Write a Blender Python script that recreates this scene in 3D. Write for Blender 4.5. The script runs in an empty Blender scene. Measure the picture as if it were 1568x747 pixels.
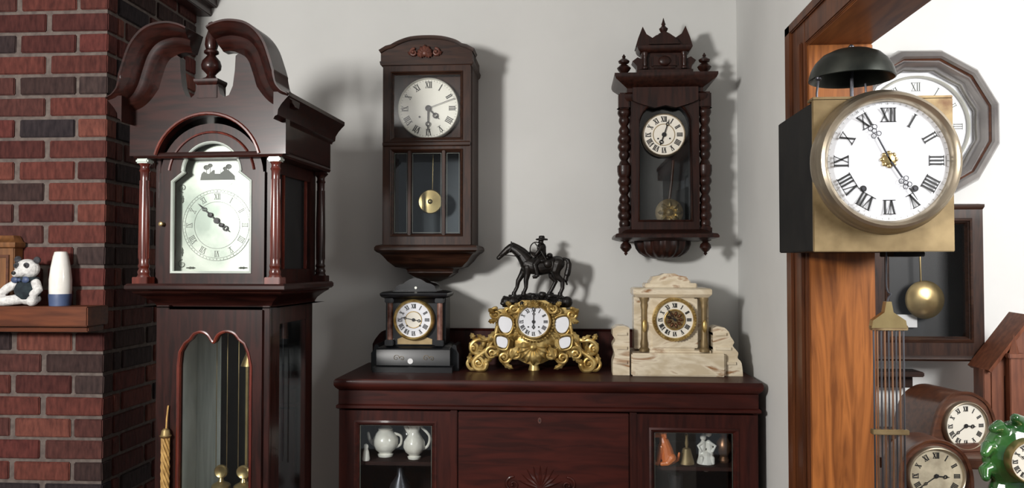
import bpy, bmesh, math, random
from mathutils import Vector, Matrix
random.seed(7)
pi=math.pi
scn=bpy.context.scene
try: scn.view_settings.view_transform='Standard'
except Exception: pass

def lin(c):
    o=[]
    for k in c:
        k=k/255.0
        o.append(k/12.92 if k<=0.04045 else ((k+0.055)/1.055)**2.4)
    return (o[0],o[1],o[2],1.0)

MATS={}
def mat(name,c1,c2=None,rough=0.5,metal=0.0,scale=8.0,stretch=(1,1,1),bump=0.0,coat=0.0,detail=4.0,distort=0.0,c3=None,spread=(0.35,0.65),spec=None):
    if name in MATS: return MATS[name]
    m=bpy.data.materials.new(name); m.use_nodes=True
    nt=m.node_tree; b=nt.nodes['Principled BSDF']
    b.inputs['Roughness'].default_value=rough
    b.inputs['Metallic'].default_value=metal
    b.inputs['Coat Weight'].default_value=coat
    b.inputs['Coat Roughness'].default_value=0.1
    if spec is not None: b.inputs['Specular IOR Level'].default_value=spec
    tc=nt.nodes.new('ShaderNodeTexCoord'); mp=nt.nodes.new('ShaderNodeMapping')
    mp.inputs['Scale'].default_value=stretch
    nz=nt.nodes.new('ShaderNodeTexNoise'); nz.inputs['Scale'].default_value=scale
    nz.inputs['Detail'].default_value=detail; nz.inputs['Distortion'].default_value=distort
    rp=nt.nodes.new('ShaderNodeValToRGB')
    rp.color_ramp.elements[0].position=spread[0]; rp.color_ramp.elements[0].color=lin(c1)
    rp.color_ramp.elements[1].position=spread[1]; rp.color_ramp.elements[1].color=lin(c2 or c1)
    if c3:
        e=rp.color_ramp.elements.new(min(0.98,spread[1]+0.12)); e.color=lin(c3)
    nt.links.new(tc.outputs['Object'],mp.inputs['Vector'])
    nt.links.new(mp.outputs['Vector'],nz.inputs['Vector'])
    nt.links.new(nz.outputs['Fac'],rp.inputs['Fac'])
    nt.links.new(rp.outputs['Color'],b.inputs['Base Color'])
    if bump>0:
        bp=nt.nodes.new('ShaderNodeBump'); bp.inputs['Strength'].default_value=bump
        bp.inputs['Distance'].default_value=0.004
        nt.links.new(nz.outputs['Fac'],bp.inputs['Height'])
        nt.links.new(bp.outputs['Normal'],b.inputs['Normal'])
    MATS[name]=m
    return m

def glassmat(name,refl=0.1,tint=(1,1,1),rough=0.02):
    m=bpy.data.materials.new(name); m.use_nodes=True
    nt=m.node_tree; nt.nodes.clear()
    out=nt.nodes.new('ShaderNodeOutputMaterial'); mx=nt.nodes.new('ShaderNodeMixShader')
    tr=nt.nodes.new('ShaderNodeBsdfTransparent'); tr.inputs['Color'].default_value=(*tint,1)
    gl=nt.nodes.new('ShaderNodeBsdfGlossy'); gl.inputs['Roughness'].default_value=rough
    lw=nt.nodes.new('ShaderNodeLayerWeight'); lw.inputs['Blend'].default_value=0.2
    ma=nt.nodes.new('ShaderNodeMath'); ma.operation='MULTIPLY_ADD'
    ma.inputs[1].default_value=0.4; ma.inputs[2].default_value=refl
    nt.links.new(lw.outputs['Fresnel'],ma.inputs[0])
    nt.links.new(ma.outputs[0],mx.inputs[0]); nt.links.new(tr.outputs[0],mx.inputs[1]); nt.links.new(gl.outputs[0],mx.inputs[2])
    nt.links.new(mx.outputs[0],out.inputs['Surface'])
    return m

WZ=(14,14,1.6); WX=(1.6,14,14)
mahog=mat('mahogany_gf',(24,9,7),(46,19,15),rough=0.36,scale=5,stretch=WZ,coat=0.2,distort=0.8,spec=0.22)
mahogH=mat('mahogany_gf_h',(25,10,8),(45,19,15),rough=0.34,scale=5,stretch=WX,coat=0.25,distort=0.8,spec=0.22)
mahogC=mat('mahogany_col',(66,22,15),(98,38,26),rough=0.27,scale=5,stretch=WZ,coat=0.4)
walnut=mat('walnut_dark',(36,20,14),(60,36,25),rough=0.45,scale=6,stretch=WZ,coat=0.08,distort=0.8,spec=0.22)
walnutH=mat('walnut_dark_h',(34,19,13),(58,35,24),rough=0.45,scale=6,stretch=WX,coat=0.08,distort=0.8,spec=0.22)
rosew=mat('rosewood_carved',(27,12,8),(49,24,17),rough=0.4,scale=7,stretch=WZ,coat=0.12,spec=0.28)
cabw=mat('cabinet_mahogany',(40,14,10),(60,22,16),rough=0.45,scale=4,stretch=WX,coat=0.04,distort=0.8,spec=0.18)
cabV=mat('cabinet_mahogany_v',(37,13,10),(57,22,16),rough=0.45,scale=4,stretch=WZ,coat=0.04,distort=0.8,spec=0.18)
cabIn=mat('cabinet_interior',(32,15,12),(46,23,18),rough=0.7,scale=5,stretch=WX,spec=0.2)
oak=mat('oak_casing',(104,58,24),(152,92,44),rough=0.42,scale=3,stretch=(9,9,0.7),coat=0.1,distort=2.5,c3=(126,74,32),detail=7,spec=0.3)
oakD=mat('oak_casing_dark',(64,33,16),(94,52,26),rough=0.45,scale=4,stretch=(9,9,0.9),coat=0.08,distort=1.2,spec=0.3)
oakH=mat('oak_header',(92,48,20),(126,74,36),rough=0.42,scale=4,stretch=(9,0.9,9),coat=0.1,distort=1.2,spec=0.3)
mantw=mat('mantel_wood',(74,38,22),(98,52,30),rough=0.5,scale=5,stretch=WX,spec=0.25)
lightw=mat('golden_wood',(98,62,32),(128,84,46),rough=0.5,scale=5,stretch=WZ)
brownw=mat('brown_wood',(68,37,24),(94,55,35),rough=0.35,scale=5,stretch=WX,coat=0.3)
redw=mat('steeple_wood',(98,54,36),(126,74,50),rough=0.5,scale=5,stretch=WZ)
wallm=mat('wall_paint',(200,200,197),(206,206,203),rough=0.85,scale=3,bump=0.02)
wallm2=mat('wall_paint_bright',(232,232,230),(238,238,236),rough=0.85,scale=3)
ceilm=mat('ceiling_paint',(205,205,205),(212,212,212),rough=0.9)
floorm=mat('floor_wood',(92,60,40),(124,84,56),rough=0.45,scale=3,stretch=(8,1,1))
slate=mat('black_slate',(14,15,17),(24,25,28),rough=0.28,scale=9,coat=0.15,spec=0.35)
pinkm=mat('rouge_marble',(84,50,42),(142,106,94),rough=0.3,scale=45,detail=6)
onyx=mat('cream_onyx',(198,182,154),(222,210,186),rough=0.26,scale=4,detail=8,distort=3,c3=(146,104,66),stretch=(1,1,3.2),spread=(0.4,0.57),coat=0.2)
brass=mat('brass',(158,136,94),(188,166,118),rough=0.3,metal=0.85,scale=14)
brassP=mat('brass_patina',(108,90,60),(152,132,96),rough=0.52,metal=0.5,scale=9,detail=8,c3=(90,58,36),spread=(0.35,0.58))
brassB=mat('brass_bezel',(150,138,120),(182,170,150),rough=0.3,metal=0.85,scale=9)
gilt=mat('gilt_bronze',(150,120,62),(214,188,124),rough=0.38,metal=0.68,scale=34,bump=0.3)
bronze=mat('dark_bronze',(16,14,13),(34,29,26),rough=0.42,metal=0.35,scale=60,bump=0.3)
silver=mat('silvered_dial',(204,204,194),(218,218,208),rough=0.35,metal=0.15,scale=3)
silverG=mat('silvered_arch_dial',(128,140,130),(186,194,182),rough=0.32,metal=0.45,scale=7,detail=6)
silverM=mat('silvered_arch_dial_light',(176,186,178),(210,216,208),rough=0.3,metal=0.3,scale=9,detail=6)
enam=mat('enamel_white',(226,228,234),(234,236,241),rough=0.22,coat=0.4)
ivory=mat('dial_ivory',(226,221,208),(234,229,217),rough=0.4)
creamd=mat('dial_aged',(156,146,124),(186,176,152),rough=0.5,scale=40)
ink=mat('dial_ink',(14,14,16),(20,20,22),rough=0.5)
inkS=mat('dial_ink_soft',(62,68,62),(96,100,92),rough=0.5)
steelm=mat('steel_hand',(60,60,64),(90,90,96),rough=0.35,metal=0.8)
porc=mat('porcelain',(226,222,214),(236,233,228),rough=0.2,coat=0.5,scale=20)
porcF=mat('porcelain_floral',(214,208,198),(234,230,222),rough=0.2,coat=0.5,scale=28,c3=(160,96,100),spread=(0.4,0.66))
orangec=mat('orange_ceramic',(196,96,38),(222,124,58),rough=0.35,coat=0.3)
greenc=mat('green_ceramic',(30,76,32),(62,112,52),rough=0.1,coat=0.9,scale=9,c3=(200,202,180),spread=(0.42,0.62))
furw=mat('plush_white',(186,184,182),(218,217,214),rough=0.95,scale=120,bump=0.8)
furd=mat('plush_dark',(40,40,44),(66,66,70),rough=0.95,scale=120,bump=0.8)
navy=mat('plush_navy',(20,27,34),(38,50,54),rough=0.95,scale=60,bump=0.5)
bluep=mat('blue_base',(50,62,92),(74,90,124),rough=0.5)
paleRefl=mat('pale_reflection',(188,196,192),(212,218,214),rough=0.6,scale=20,stretch=(6,1,0.4))  # pale colour imitating a bright window reflection in the trunk glass
darkin=mat('dark_interior',(15,15,17),(26,26,28),rough=0.5)
bluein=mat('blue_interior',(22,32,44),(34,47,60),rough=0.5)
bellm=mat('bell_iron',(44,48,45),(74,76,70),rough=0.34,metal=0.7,scale=12,detail=6)
ironm=mat('black_iron',(9,9,10),(20,19,18),rough=0.6,scale=18,bump=0.2,spec=0.25)
polish=mat('polished_silver_grey_frame',(128,124,124),(168,164,162),rough=0.18,metal=0.65,scale=6,coat=0.5)
copper=mat('copper_rod',(120,86,64),(150,112,86),rough=0.35,metal=0.8)
mortar=mat('mortar',(84,74,70),(104,94,88),rough=0.95,scale=60,bump=0.4)
carv=mat('carved_inlay',(76,42,34),(102,60,48),rough=0.45,scale=40,bump=0.4)
ropem=mat('gold_rope',(140,106,54),(180,144,84),rough=0.6,scale=60,bump=0.4)
paperm=mat('paper_label',(214,214,214),(224,224,224),rough=0.7)
glass=glassmat('clear_glass',0.02)
glassD=glassmat('door_glass',0.035,(0.96,0.98,0.98))

def brickmat():
    m=bpy.data.materials.new('brick'); m.use_nodes=True
    nt=m.node_tree; b=nt.nodes['Principled BSDF']; b.inputs['Roughness'].default_value=0.9
    b.inputs['Specular IOR Level'].default_value=0.15
    at=nt.nodes.new('ShaderNodeAttribute'); at.attribute_name='tint'
    tc=nt.nodes.new('ShaderNodeTexCoord'); nz=nt.nodes.new('ShaderNodeTexNoise')
    nz.inputs['Scale'].default_value=60; nz.inputs['Detail'].default_value=6
    mp=nt.nodes.new('ShaderNodeMapping'); mp.inputs['Scale'].default_value=(1.6,1.6,0.5)
    nt.links.new(tc.outputs['Object'],mp.inputs['Vector']); nt.links.new(mp.outputs[0],nz.inputs['Vector'])
    mx=nt.nodes.new('ShaderNodeMix'); mx.data_type='RGBA'; mx.blend_type='MULTIPLY'; mx.inputs[0].default_value=1.0
    rp=nt.nodes.new('ShaderNodeValToRGB')
    rp.color_ramp.elements[0].position=0.3; rp.color_ramp.elements[0].color=(0.55,0.56,0.6,1)
    rp.color_ramp.elements[1].position=0.7; rp.color_ramp.elements[1].color=(1.2,1.18,1.16,1)
    nt.links.new(nz.outputs['Fac'],rp.inputs['Fac'])
    nt.links.new(at.outputs['Color'],mx.inputs[6]); nt.links.new(rp.outputs['Color'],mx.inputs[7])
    nt.links.new(mx.outputs[2],b.inputs['Base Color'])
    bp=nt.nodes.new('ShaderNodeBump'); bp.inputs['Strength'].default_value=0.7; bp.inputs['Distance'].default_value=0.004
    nt.links.new(nz.outputs['Fac'],bp.inputs['Height']); nt.links.new(bp.outputs[0],b.inputs['Normal'])
    return m
brickM=brickmat()

def smooth_mesh(me,ang=38):
    me.shade_smooth()
    try: me.set_sharp_from_angle(angle=math.radians(ang))
    except Exception: pass

def mboxes(name,m,boxes,bevel=0.0,cuts=None):
    bm=bmesh.new()
    for (x0,x1,y0,y1,z0,z1) in boxes:
        r=bmesh.ops.create_cube(bm,size=1)
        for v in r['verts']:
            v.co=Vector(((x0+x1)/2+v.co.x*(x1-x0),(y0+y1)/2+v.co.y*(y1-y0),(z0+z1)/2+v.co.z*(z1-z0)))
    if bevel>0: bmesh.ops.bevel(bm,geom=list(bm.edges),offset=bevel,segments=2,affect='EDGES')
    me=bpy.data.meshes.new(name); bm.to_mesh(me); bm.free(); me.materials.append(m)
    if bevel>0: smooth_mesh(me)
    ob=bpy.data.objects.new(name,me); scn.collection.objects.link(ob)
    return ob

def spline(pts,n=6,closed=False):
    P=[Vector(p) for p in pts]; out=[]; N=len(P)
    rng=N if closed else N-1
    for i in range(rng):
        if closed: p0,p1,p2,p3=P[(i-1)%N],P[i],P[(i+1)%N],P[(i+2)%N]
        else: p0,p1,p2,p3=P[max(i-1,0)],P[i],P[i+1],P[min(i+2,N-1)]
        for k in range(n):
            t=k/n
            out.append(tuple(0.5*((2*p1)+(-p0+p2)*t+(2*p0-5*p1+4*p2-p3)*t*t+(-p0+3*p1-3*p2+p3)*t**3)))
    if not closed: out.append(tuple(P[-1]))
    return out
def arc(cx,cv,r,a0,a1,n=16,rv=None):
    rv=rv or r
    return [(cx+r*math.cos(math.radians(a0+(a1-a0)*i/n)),cv-rv*math.sin(math.radians(a0+(a1-a0)*i/n))) for i in range(n+1)]

class O:
    """One real-world object, drawn in its own modelling units (u metres each):
       x = across, d = depth behind the front plane, v = measured downward."""
    def __init__(s,name,X,Y,Z,u,cx,vb,rot=0,sx=1.0):
        s.e=bpy.data.objects.new(name,None); s.e.empty_display_size=0.05
        scn.collection.objects.link(s.e)
        s.e.location=(X,Y,Z); s.e.rotation_euler=(0,0,math.radians(rot))
        s.u=u; s.cx=cx; s.vb=vb; s.sx=sx; s.parts={}; s.rm={}
    def add(s,part,m,verts,faces):
        k=(part,m.name); V,F=s.parts.setdefault(k,([],[])); o=len(V)
        V.extend(verts); F.extend([tuple(i+o for i in f) for f in faces])
    def addbm(s,part,m,bm):
        bm.verts.ensure_lookup_table(); bm.verts.index_update()
        s.add(part,m,[tuple(v.co) for v in bm.verts],[[v.index for v in f.verts] for f in bm.faces]); bm.free()
    def box(s,part,m,x0,x1,d0,d1,v0,v1,bev=0.8):
        bm=bmesh.new(); r=bmesh.ops.create_cube(bm,size=1)
        for v in bm.verts:
            v.co=Vector(((x0+x1)/2+v.co.x*(x1-x0),(d0+d1)/2+v.co.y*(d1-d0),(v0+v1)/2+v.co.z*(v1-v0)))
        bev=min(bev,0.4*min(abs(x1-x0),abs(d1-d0),abs(v1-v0)))
        if bev>0.05: bmesh.ops.bevel(bm,geom=list(bm.edges),offset=bev,segments=2,affect='EDGES')
        s.addbm(part,m,bm)
    def lathe(s,part,m,x,d,prof,seg=24,sd=1.0):
        V=[];F=[]
        for (r,v) in prof:
            for i in range(seg):
                a=2*pi*i/seg; V.append((x+r*math.cos(a),d+sd*r*math.sin(a),v))
        n=len(prof)
        for j in range(n-1):
            for i in range(seg):
                F.append((j*seg+i,j*seg+(i+1)%seg,(j+1)*seg+(i+1)%seg,(j+1)*seg+i))
        F.append(tuple(range(seg))); F.append(tuple((n-1)*seg+i for i in range(seg)))
        s.add(part,m,V,F)
    def disc(s,part,m,x,v,prof,seg=48,sv=1.0):
        V=[];F=[]
        for (r,d) in prof:
            for i in range(seg):
                a=2*pi*i/seg; V.append((x+r*math.cos(a),d,v+sv*r*math.sin(a)))
        n=len(prof)
        for j in range(n-1):
            for i in range(seg):
                F.append((j*seg+i,j*seg+(i+1)%seg,(j+1)*seg+(i+1)%seg,(j+1)*seg+i))
        if prof[0]!=prof[-1]:
            F.append(tuple(range(seg))); F.append(tuple((n-1)*seg+i for i in range(seg)))
        s.add(part,m,V,F)
    def ring(s,part,m,x,v,r0,r1,d0,d1,seg=56):
        h=(r1-r0)
        pr=[(r0,d1),(r0,d0+0.3*(d1-d0)),(r0+0.2*h,d0+0.1*(d1-d0)),(r0+0.45*h,d0),(r0+0.7*h,d0+0.08*(d1-d0)),(r0+0.85*h,d0+0.3*(d1-d0)),(r1,d0+0.5*(d1-d0)),(r1,d1),(r0,d1)]
        s.disc(part,m,x,v,pr,seg)
    def ell(s,part,m,c,r,seg=14,rings=9):
        V=[];F=[]
        for j in range(rings+1):
            ph=pi*j/rings
            for i in range(seg):
                a=2*pi*i/seg
                V.append((c[0]+r[0]*math.sin(ph)*math.cos(a),c[1]+r[1]*math.sin(ph)*math.sin(a),c[2]-r[2]*math.cos(ph)))
        for j in range(rings):
            for i in range(seg):
                F.append((j*seg+i,j*seg+(i+1)%seg,(j+1)*seg+(i+1)%seg,(j+1)*seg+i))
        s.add(part,m,V,F)
    def tube(s,part,m,pts,rad,seg=9,round_=True,closed=False):
        P=[Vector(p) for p in pts]; n=len(P)
        R=[rad]*n if isinstance(rad,(int,float)) else list(rad)
        if len(R)!=n:
            R=[R[0]+(R[-1]-R[0])*i/(n-1) for i in range(n)] if len(R)==2 else [R[min(len(R)-1,int(i*len(R)/n))] for i in range(n)]
        if round_ and not closed:
            t0=(P[1]-P[0]).normalized(); t1=(P[-1]-P[-2]).normalized()
            pre=[];pr=[];po=[];por=[]
            for a in (80,50,25):
                a=math.radians(a); pre.append(P[0]-t0*R[0]*math.sin(a)); pr.append(R[0]*math.cos(a))
            for a in (25,50,80):
                a=math.radians(a); po.append(P[-1]+t1*R[-1]*math.sin(a)); por.append(R[-1]*math.cos(a))
            P=pre+P+po; R=pr+R+por; n=len(P)
        V=[];F=[]
        T=[]
        for i in range(n):
            if closed: t=P[(i+1)%n]-P[(i-1)%n]
            else: t=P[min(i+1,n-1)]-P[max(i-1,0)]
            T.append(t.normalized() if t.length>1e-9 else Vector((1,0,0)))
        ref=Vector((0,1,0)) if abs(T[0].y)<0.9 else Vector((1,0,0))
        N=(ref-T[0]*ref.dot(T[0])).normalized()
        for i in range(n):
            N=(N-T[i]*N.dot(T[i]))
            N=N.normalized() if N.length>1e-6 else Vector((0,0,1))
            B=T[i].cross(N)
            for k in range(seg):
                a=2*pi*k/seg; V.append(tuple(P[i]+(N*math.cos(a)+B*math.sin(a))*R[i]))
        for i in range(n if closed else n-1):
            j=(i+1)%n
            for k in range(seg):
                F.append((i*seg+k,i*seg+(k+1)%seg,j*seg+(k+1)%seg,j*seg+k))
        if not closed:
            F.append(tuple(range(seg))); F.append(tuple((n-1)*seg+k for k in range(seg)))
        s.add(part,m,V,F)
    def plate(s,part,m,outer,d0,d1,holes=()):
        bm=bmesh.new(); loops=[outer]+list(holes); es=[]
        for L in loops:
            vs=[bm.verts.new((p[0],p[1],0)) for p in L]
            for i in range(len(vs)): es.append(bm.edges.new((vs[i],vs[(i+1)%len(vs)])))
        bm.verts.index_update()
        bmesh.ops.triangle_fill(bm,use_beauty=True,use_dissolve=False,edges=es)
        tris=[[v.index for v in f.verts] for f in bm.faces]
        co=[tuple(v.co) for v in bm.verts]; N=len(co)
        V=[(c[0],d0,c[1]) for c in co]+[(c[0],d1,c[1]) for c in co]
        F=[tuple(t) for t in tris]+[tuple(i+N for i in reversed(t)) for t in tris]
        o=0
        for L in loops:
            n=len(L)
            for i in range(n):
                a=o+i;b=o+(i+1)%n; F.append((a,b,b+N,a+N))
            o+=n
        bm.free(); s.add(part,m,V,F)
    def sweep(s,part,m,path,prof,closed=False,scale=None):
        n=len(path); V=[];F=[]; k=len(prof)
        for i in range(n):
            p=Vector(path[i][:2])
            if closed: a=Vector(path[(i-1)%n][:2]);b=Vector(path[(i+1)%n][:2])
            else: a=Vector(path[max(i-1,0)][:2]);b=Vector(path[min(i+1,n-1)][:2])
            t1=(p-a);t2=(b-p)
            t1=t1.normalized() if t1.length>1e-6 else t2.normalized()
            t2=t2.normalized() if t2.length>1e-6 else t1
            n1=Vector((t1.y,-t1.x)); n2=Vector((t2.y,-t2.x)); nn=(n1+n2)
            nn=nn.normalized() if nn.length>1e-6 else n1
            mit=1/max(0.35,nn.dot(n1)); sc=scale[i] if scale else 1
            for (o,d) in prof:
                q=p+nn*o*mit*sc; V.append((q.x,d,q.y))
        for i in range(n if closed else n-1):
            j=(i+1)%n
            for q in range(k): F.append((i*k+q,i*k+(q+1)%k,j*k+(q+1)%k,j*k+q))
        if not closed: F.append(tuple(range(k))); F.append(tuple((n-1)*k+q for q in range(k)))
        s.add(part,m,V,F)
    def cornice(s,part,m,x0,x1,d0,d1,prof,back=False):
        V=[];F=[]
        for (o,v) in prof:
            V+= [(x0-o,d1,v),(x0-o,d0-o,v),(x1+o,d0-o,v),(x1+o,d1,v)]
        n=len(prof)
        for j in range(n-1):
            for i in range(4): F.append((j*4+i,j*4+(i+1)%4,(j+1)*4+(i+1)%4,(j+1)*4+i))
        F.append((0,1,2,3)); F.append(tuple((n-1)*4+i for i in range(4)))
        s.add(part,m,V,F)
    def line(s,part,m,x0,v0,x1,v1,w,d,w2=None,th=0.5):
        w2=w if w2 is None else w2
        t=Vector((x1-x0,v1-v0)); L=t.length
        if L<1e-6:return
        t/=L; n=Vector((-t.y,t.x))
        c=[(x0+n.x*w/2,v0+n.y*w/2),(x0-n.x*w/2,v0-n.y*w/2),(x1-n.x*w2/2,v1-n.y*w2/2),(x1+n.x*w2/2,v1+n.y*w2/2)]
        V=[(p[0],d,p[1]) for p in c]+[(p[0],d+th,p[1]) for p in c]
        s.add(part,m,V,[(0,1,2,3),(4,5,6,7),(0,1,5,4),(1,2,6,5),(2,3,7,6),(3,0,4,7)])
    def numerals(s,x,v,r,h,d,m,wt=0.13,arabic=False,rot=0,dark=1.0):
        R=['XII','I','II','III','IIII','V','VI','VII','VIII','IX','X','XI']
        for i in range(12):
            th=2*pi*i/12+math.radians(rot)
            rad=(math.sin(th),-math.cos(th)); tan=(math.cos(th),math.sin(th))
            def pt(a,b): return (x+rad[0]*(r+b)+tan[0]*a, v+rad[1]*(r+b)+tan[1]*a)
            W={'I':0.26*h,'V':0.62*h,'X':0.62*h}
            tot=sum(W[c] for c in R[i]); a=-tot/2
            for c in R[i]:
                w=W[c]; mid=a+w/2; tk=wt*h*1.15; tn=wt*h*0.5
                S=[]
                if c=='I': S=[((mid,-h/2),(mid,h/2),tk)]
                elif c=='V': S=[((mid-w*0.36,h/2),(mid,-h/2),tk),((mid+w*0.36,h/2),(mid,-h/2),tn)]
                else: S=[((mid-w*0.36,h/2),(mid+w*0.36,-h/2),tk),((mid+w*0.36,h/2),(mid-w*0.36,-h/2),tn)]
                for (p,q,ww) in S:
                    P=pt(*p);Q=pt(*q); s.line('numerals',m,P[0],P[1],Q[0],Q[1],ww,d)
                a+=w
            for b in (-h/2,h/2):
                P=pt(-tot/2,b);Q=pt(tot/2,b); s.line('numerals',m,P[0],P[1],Q[0],Q[1],h*0.05,d)
    def minutes(s,x,v,r,d,m,l=2,w=0.5):
        for i in range(60):
            th=2*pi*i/60; k=1.0 if i%5 else 1.7
            s.line('minute_track',m,x+math.sin(th)*(r-l/2*k),v-math.cos(th)*(r-l/2*k),x+math.sin(th)*(r+l/2),v-math.cos(th)*(r+l/2),w*(1 if i%5 else 1.6),d)
    def hand(s,x,v,ang,L,w,d,m,style='breguet'):
        a=math.radians(ang); sx,sv=math.sin(a),-math.cos(a)
        s.line('hands',m,x-sx*L*0.12,v-sv*L*0.12,x+sx*L*0.62,v+sv*L*0.62,w,d,w*0.7,th=0.4)
        s.line('hands',m,x+sx*L*0.72,v+sv*L*0.72,x+sx*L,v+sv*L,w*1.1,d,w*0.2,th=0.4)
        cx,cv=x+sx*L*0.67,v+sv*L*0.67; rr=max(w*1.5,L*0.06)
        s.disc('hands',m,cx,cv,[(rr,d),(rr,d+0.4),(rr*0.55,d+0.4),(rr*0.55,d),(rr,d)],16)
        s.disc('hands',m,x,v,[(w*1.6,d-0.3),(w*1.6,d+0.6)],16)
    def finish(s):
        for (part,mn),(V,F) in s.parts.items():
            me=bpy.data.meshes.new(part)
            vv=[((x-s.cx)*s.u*s.sx,d*s.u,(s.vb-v)*s.u) for (x,d,v) in V]
            me.from_pydata(vv,[],F); me.validate()
            bm=bmesh.new(); bm.from_mesh(me); bmesh.ops.recalc_face_normals(bm,faces=list(bm.faces)); bm.to_mesh(me); bm.free()
            me.materials.append(MATS.get(mn) or bpy.data.materials[mn])
            ob=bpy.data.objects.new(part,me); scn.collection.objects.link(ob); ob.parent=s.e
            if part in s.rm:
                vx,it=s.rm[part]
                md=ob.modifiers.new('r','REMESH'); md.mode='VOXEL'; md.voxel_size=vx; md.use_smooth_shade=True
                if it:
                    sm=ob.modifiers.new('s','SMOOTH'); sm.iterations=it; sm.factor=0.5
            else: smooth_mesh(me)
        return s.e
    def scroll(s,part,m,x,v,r0,turns,a0,cw,rt,d,n=26,taper=0.5):
        pts=[];rr=[]
        for i in range(n+1):
            t=i/n; a=math.radians(a0)+cw*2*pi*turns*t; r=r0*(1-0.85*t)
            pts.append((x+r*math.cos(a),d-2*t,v-r*math.sin(a))); rr.append(rt*(1-taper*t))
        s.tube(part,m,pts,rr,8)
        s.ell(part,m,(pts[-1][0],d-3,pts[-1][2]),(rt*1.1,rt*1.2,rt*1.1),8,6)
    def leaf(s,part,m,x,v,ang,L,w,d,curl=3,lobes=3):
        a=math.radians(ang); ax=(math.cos(a),-math.sin(a)); nx=(math.sin(a),math.cos(a)); n=12
        V=[];F=[]
        for i in range(n+1):
            t=i/n; ww=w*(math.sin(pi*min(1,t*0.93+0.07))**0.7)*(1+0.22*math.sin(t*lobes*2*pi))
            dd=d-curl*math.sin(pi*t)-1.5*t
            for (k,h) in ((-1,2.0),(-0.5,0),(0,-w*0.25),(0.5,0),(1,2.0)):
                V.append((x+ax[0]*L*t+nx[0]*ww*k,dd+h,v+ax[1]*L*t+nx[1]*ww*k))
            V.append((x+ax[0]*L*t,dd+3.0,v+ax[1]*L*t))
        for i in range(n):
            for k in range(6):
                F.append((i*6+k,i*6+(k+1)%6,(i+1)*6+(k+1)%6,(i+1)*6+k))
        s.add(part,m,V,F)

# ---------------- ROOM ----------------
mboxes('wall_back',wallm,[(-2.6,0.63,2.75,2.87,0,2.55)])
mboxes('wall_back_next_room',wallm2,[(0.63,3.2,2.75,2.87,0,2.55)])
mboxes('wall_right',wallm,[(0.573,0.68,1.898,2.75,0,2.55),(0.573,0.68,0.35,1.898,2.128,2.55),(0.573,0.68,-2.2,0.35,0,2.55)])
mboxes('wall_left',wallm,[(-2.72,-2.6,-2.2,2.87,0,2.55)])
mboxes('wall_right_next_room',wallm2,[(3.2,3.32,-2.2,2.87,0,2.55)])
mboxes('floor',floorm,[(-2.72,3.32,-2.2,2.87,-0.08,0)])
mboxes('ceiling',ceilm,[(-2.72,3.32,-2.2,2.87,2.55,2.63)])
mboxes('trim_1',oak,[(0.553,0.699,1.878,1.898,0,2.108)],0.002)
mboxes('trim_2',oakH,[(0.553,0.699,0.35,1.898,2.108,2.128)],0.002)
mboxes('trim_3',oakD,[(0.548,0.573,1.882,2.03,0,2.19),(0.541,0.55,1.90,1.93,0,2.12),(0.541,0.55,1.985,2.03,0,2.19)],0.003)
mboxes('trim_4',oakD,[(0.548,0.573,0.30,1.884,2.112,2.19),(0.541,0.55,0.30,2.03,2.165,2.19)],0.003)
mboxes('trim_5',oakD,[(0.68,0.697,1.90,2.0,0,2.18),(0.68,0.697,0.3,1.90,2.13,2.18)],0.002)
mboxes('baseboard_back',wallm2,[(-1.31,0.572,2.735,2.75,0,0.1)],0.002)
mboxes('trim_6',mahogH,[(-2.59,-1.27,2.15,2.2,2.49,2.548),(-1.315,-1.265,2.2,2.748,2.485,2.548),(-1.315,-1.245,2.19,2.748,2.515,2.548)],0.003)

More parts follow.
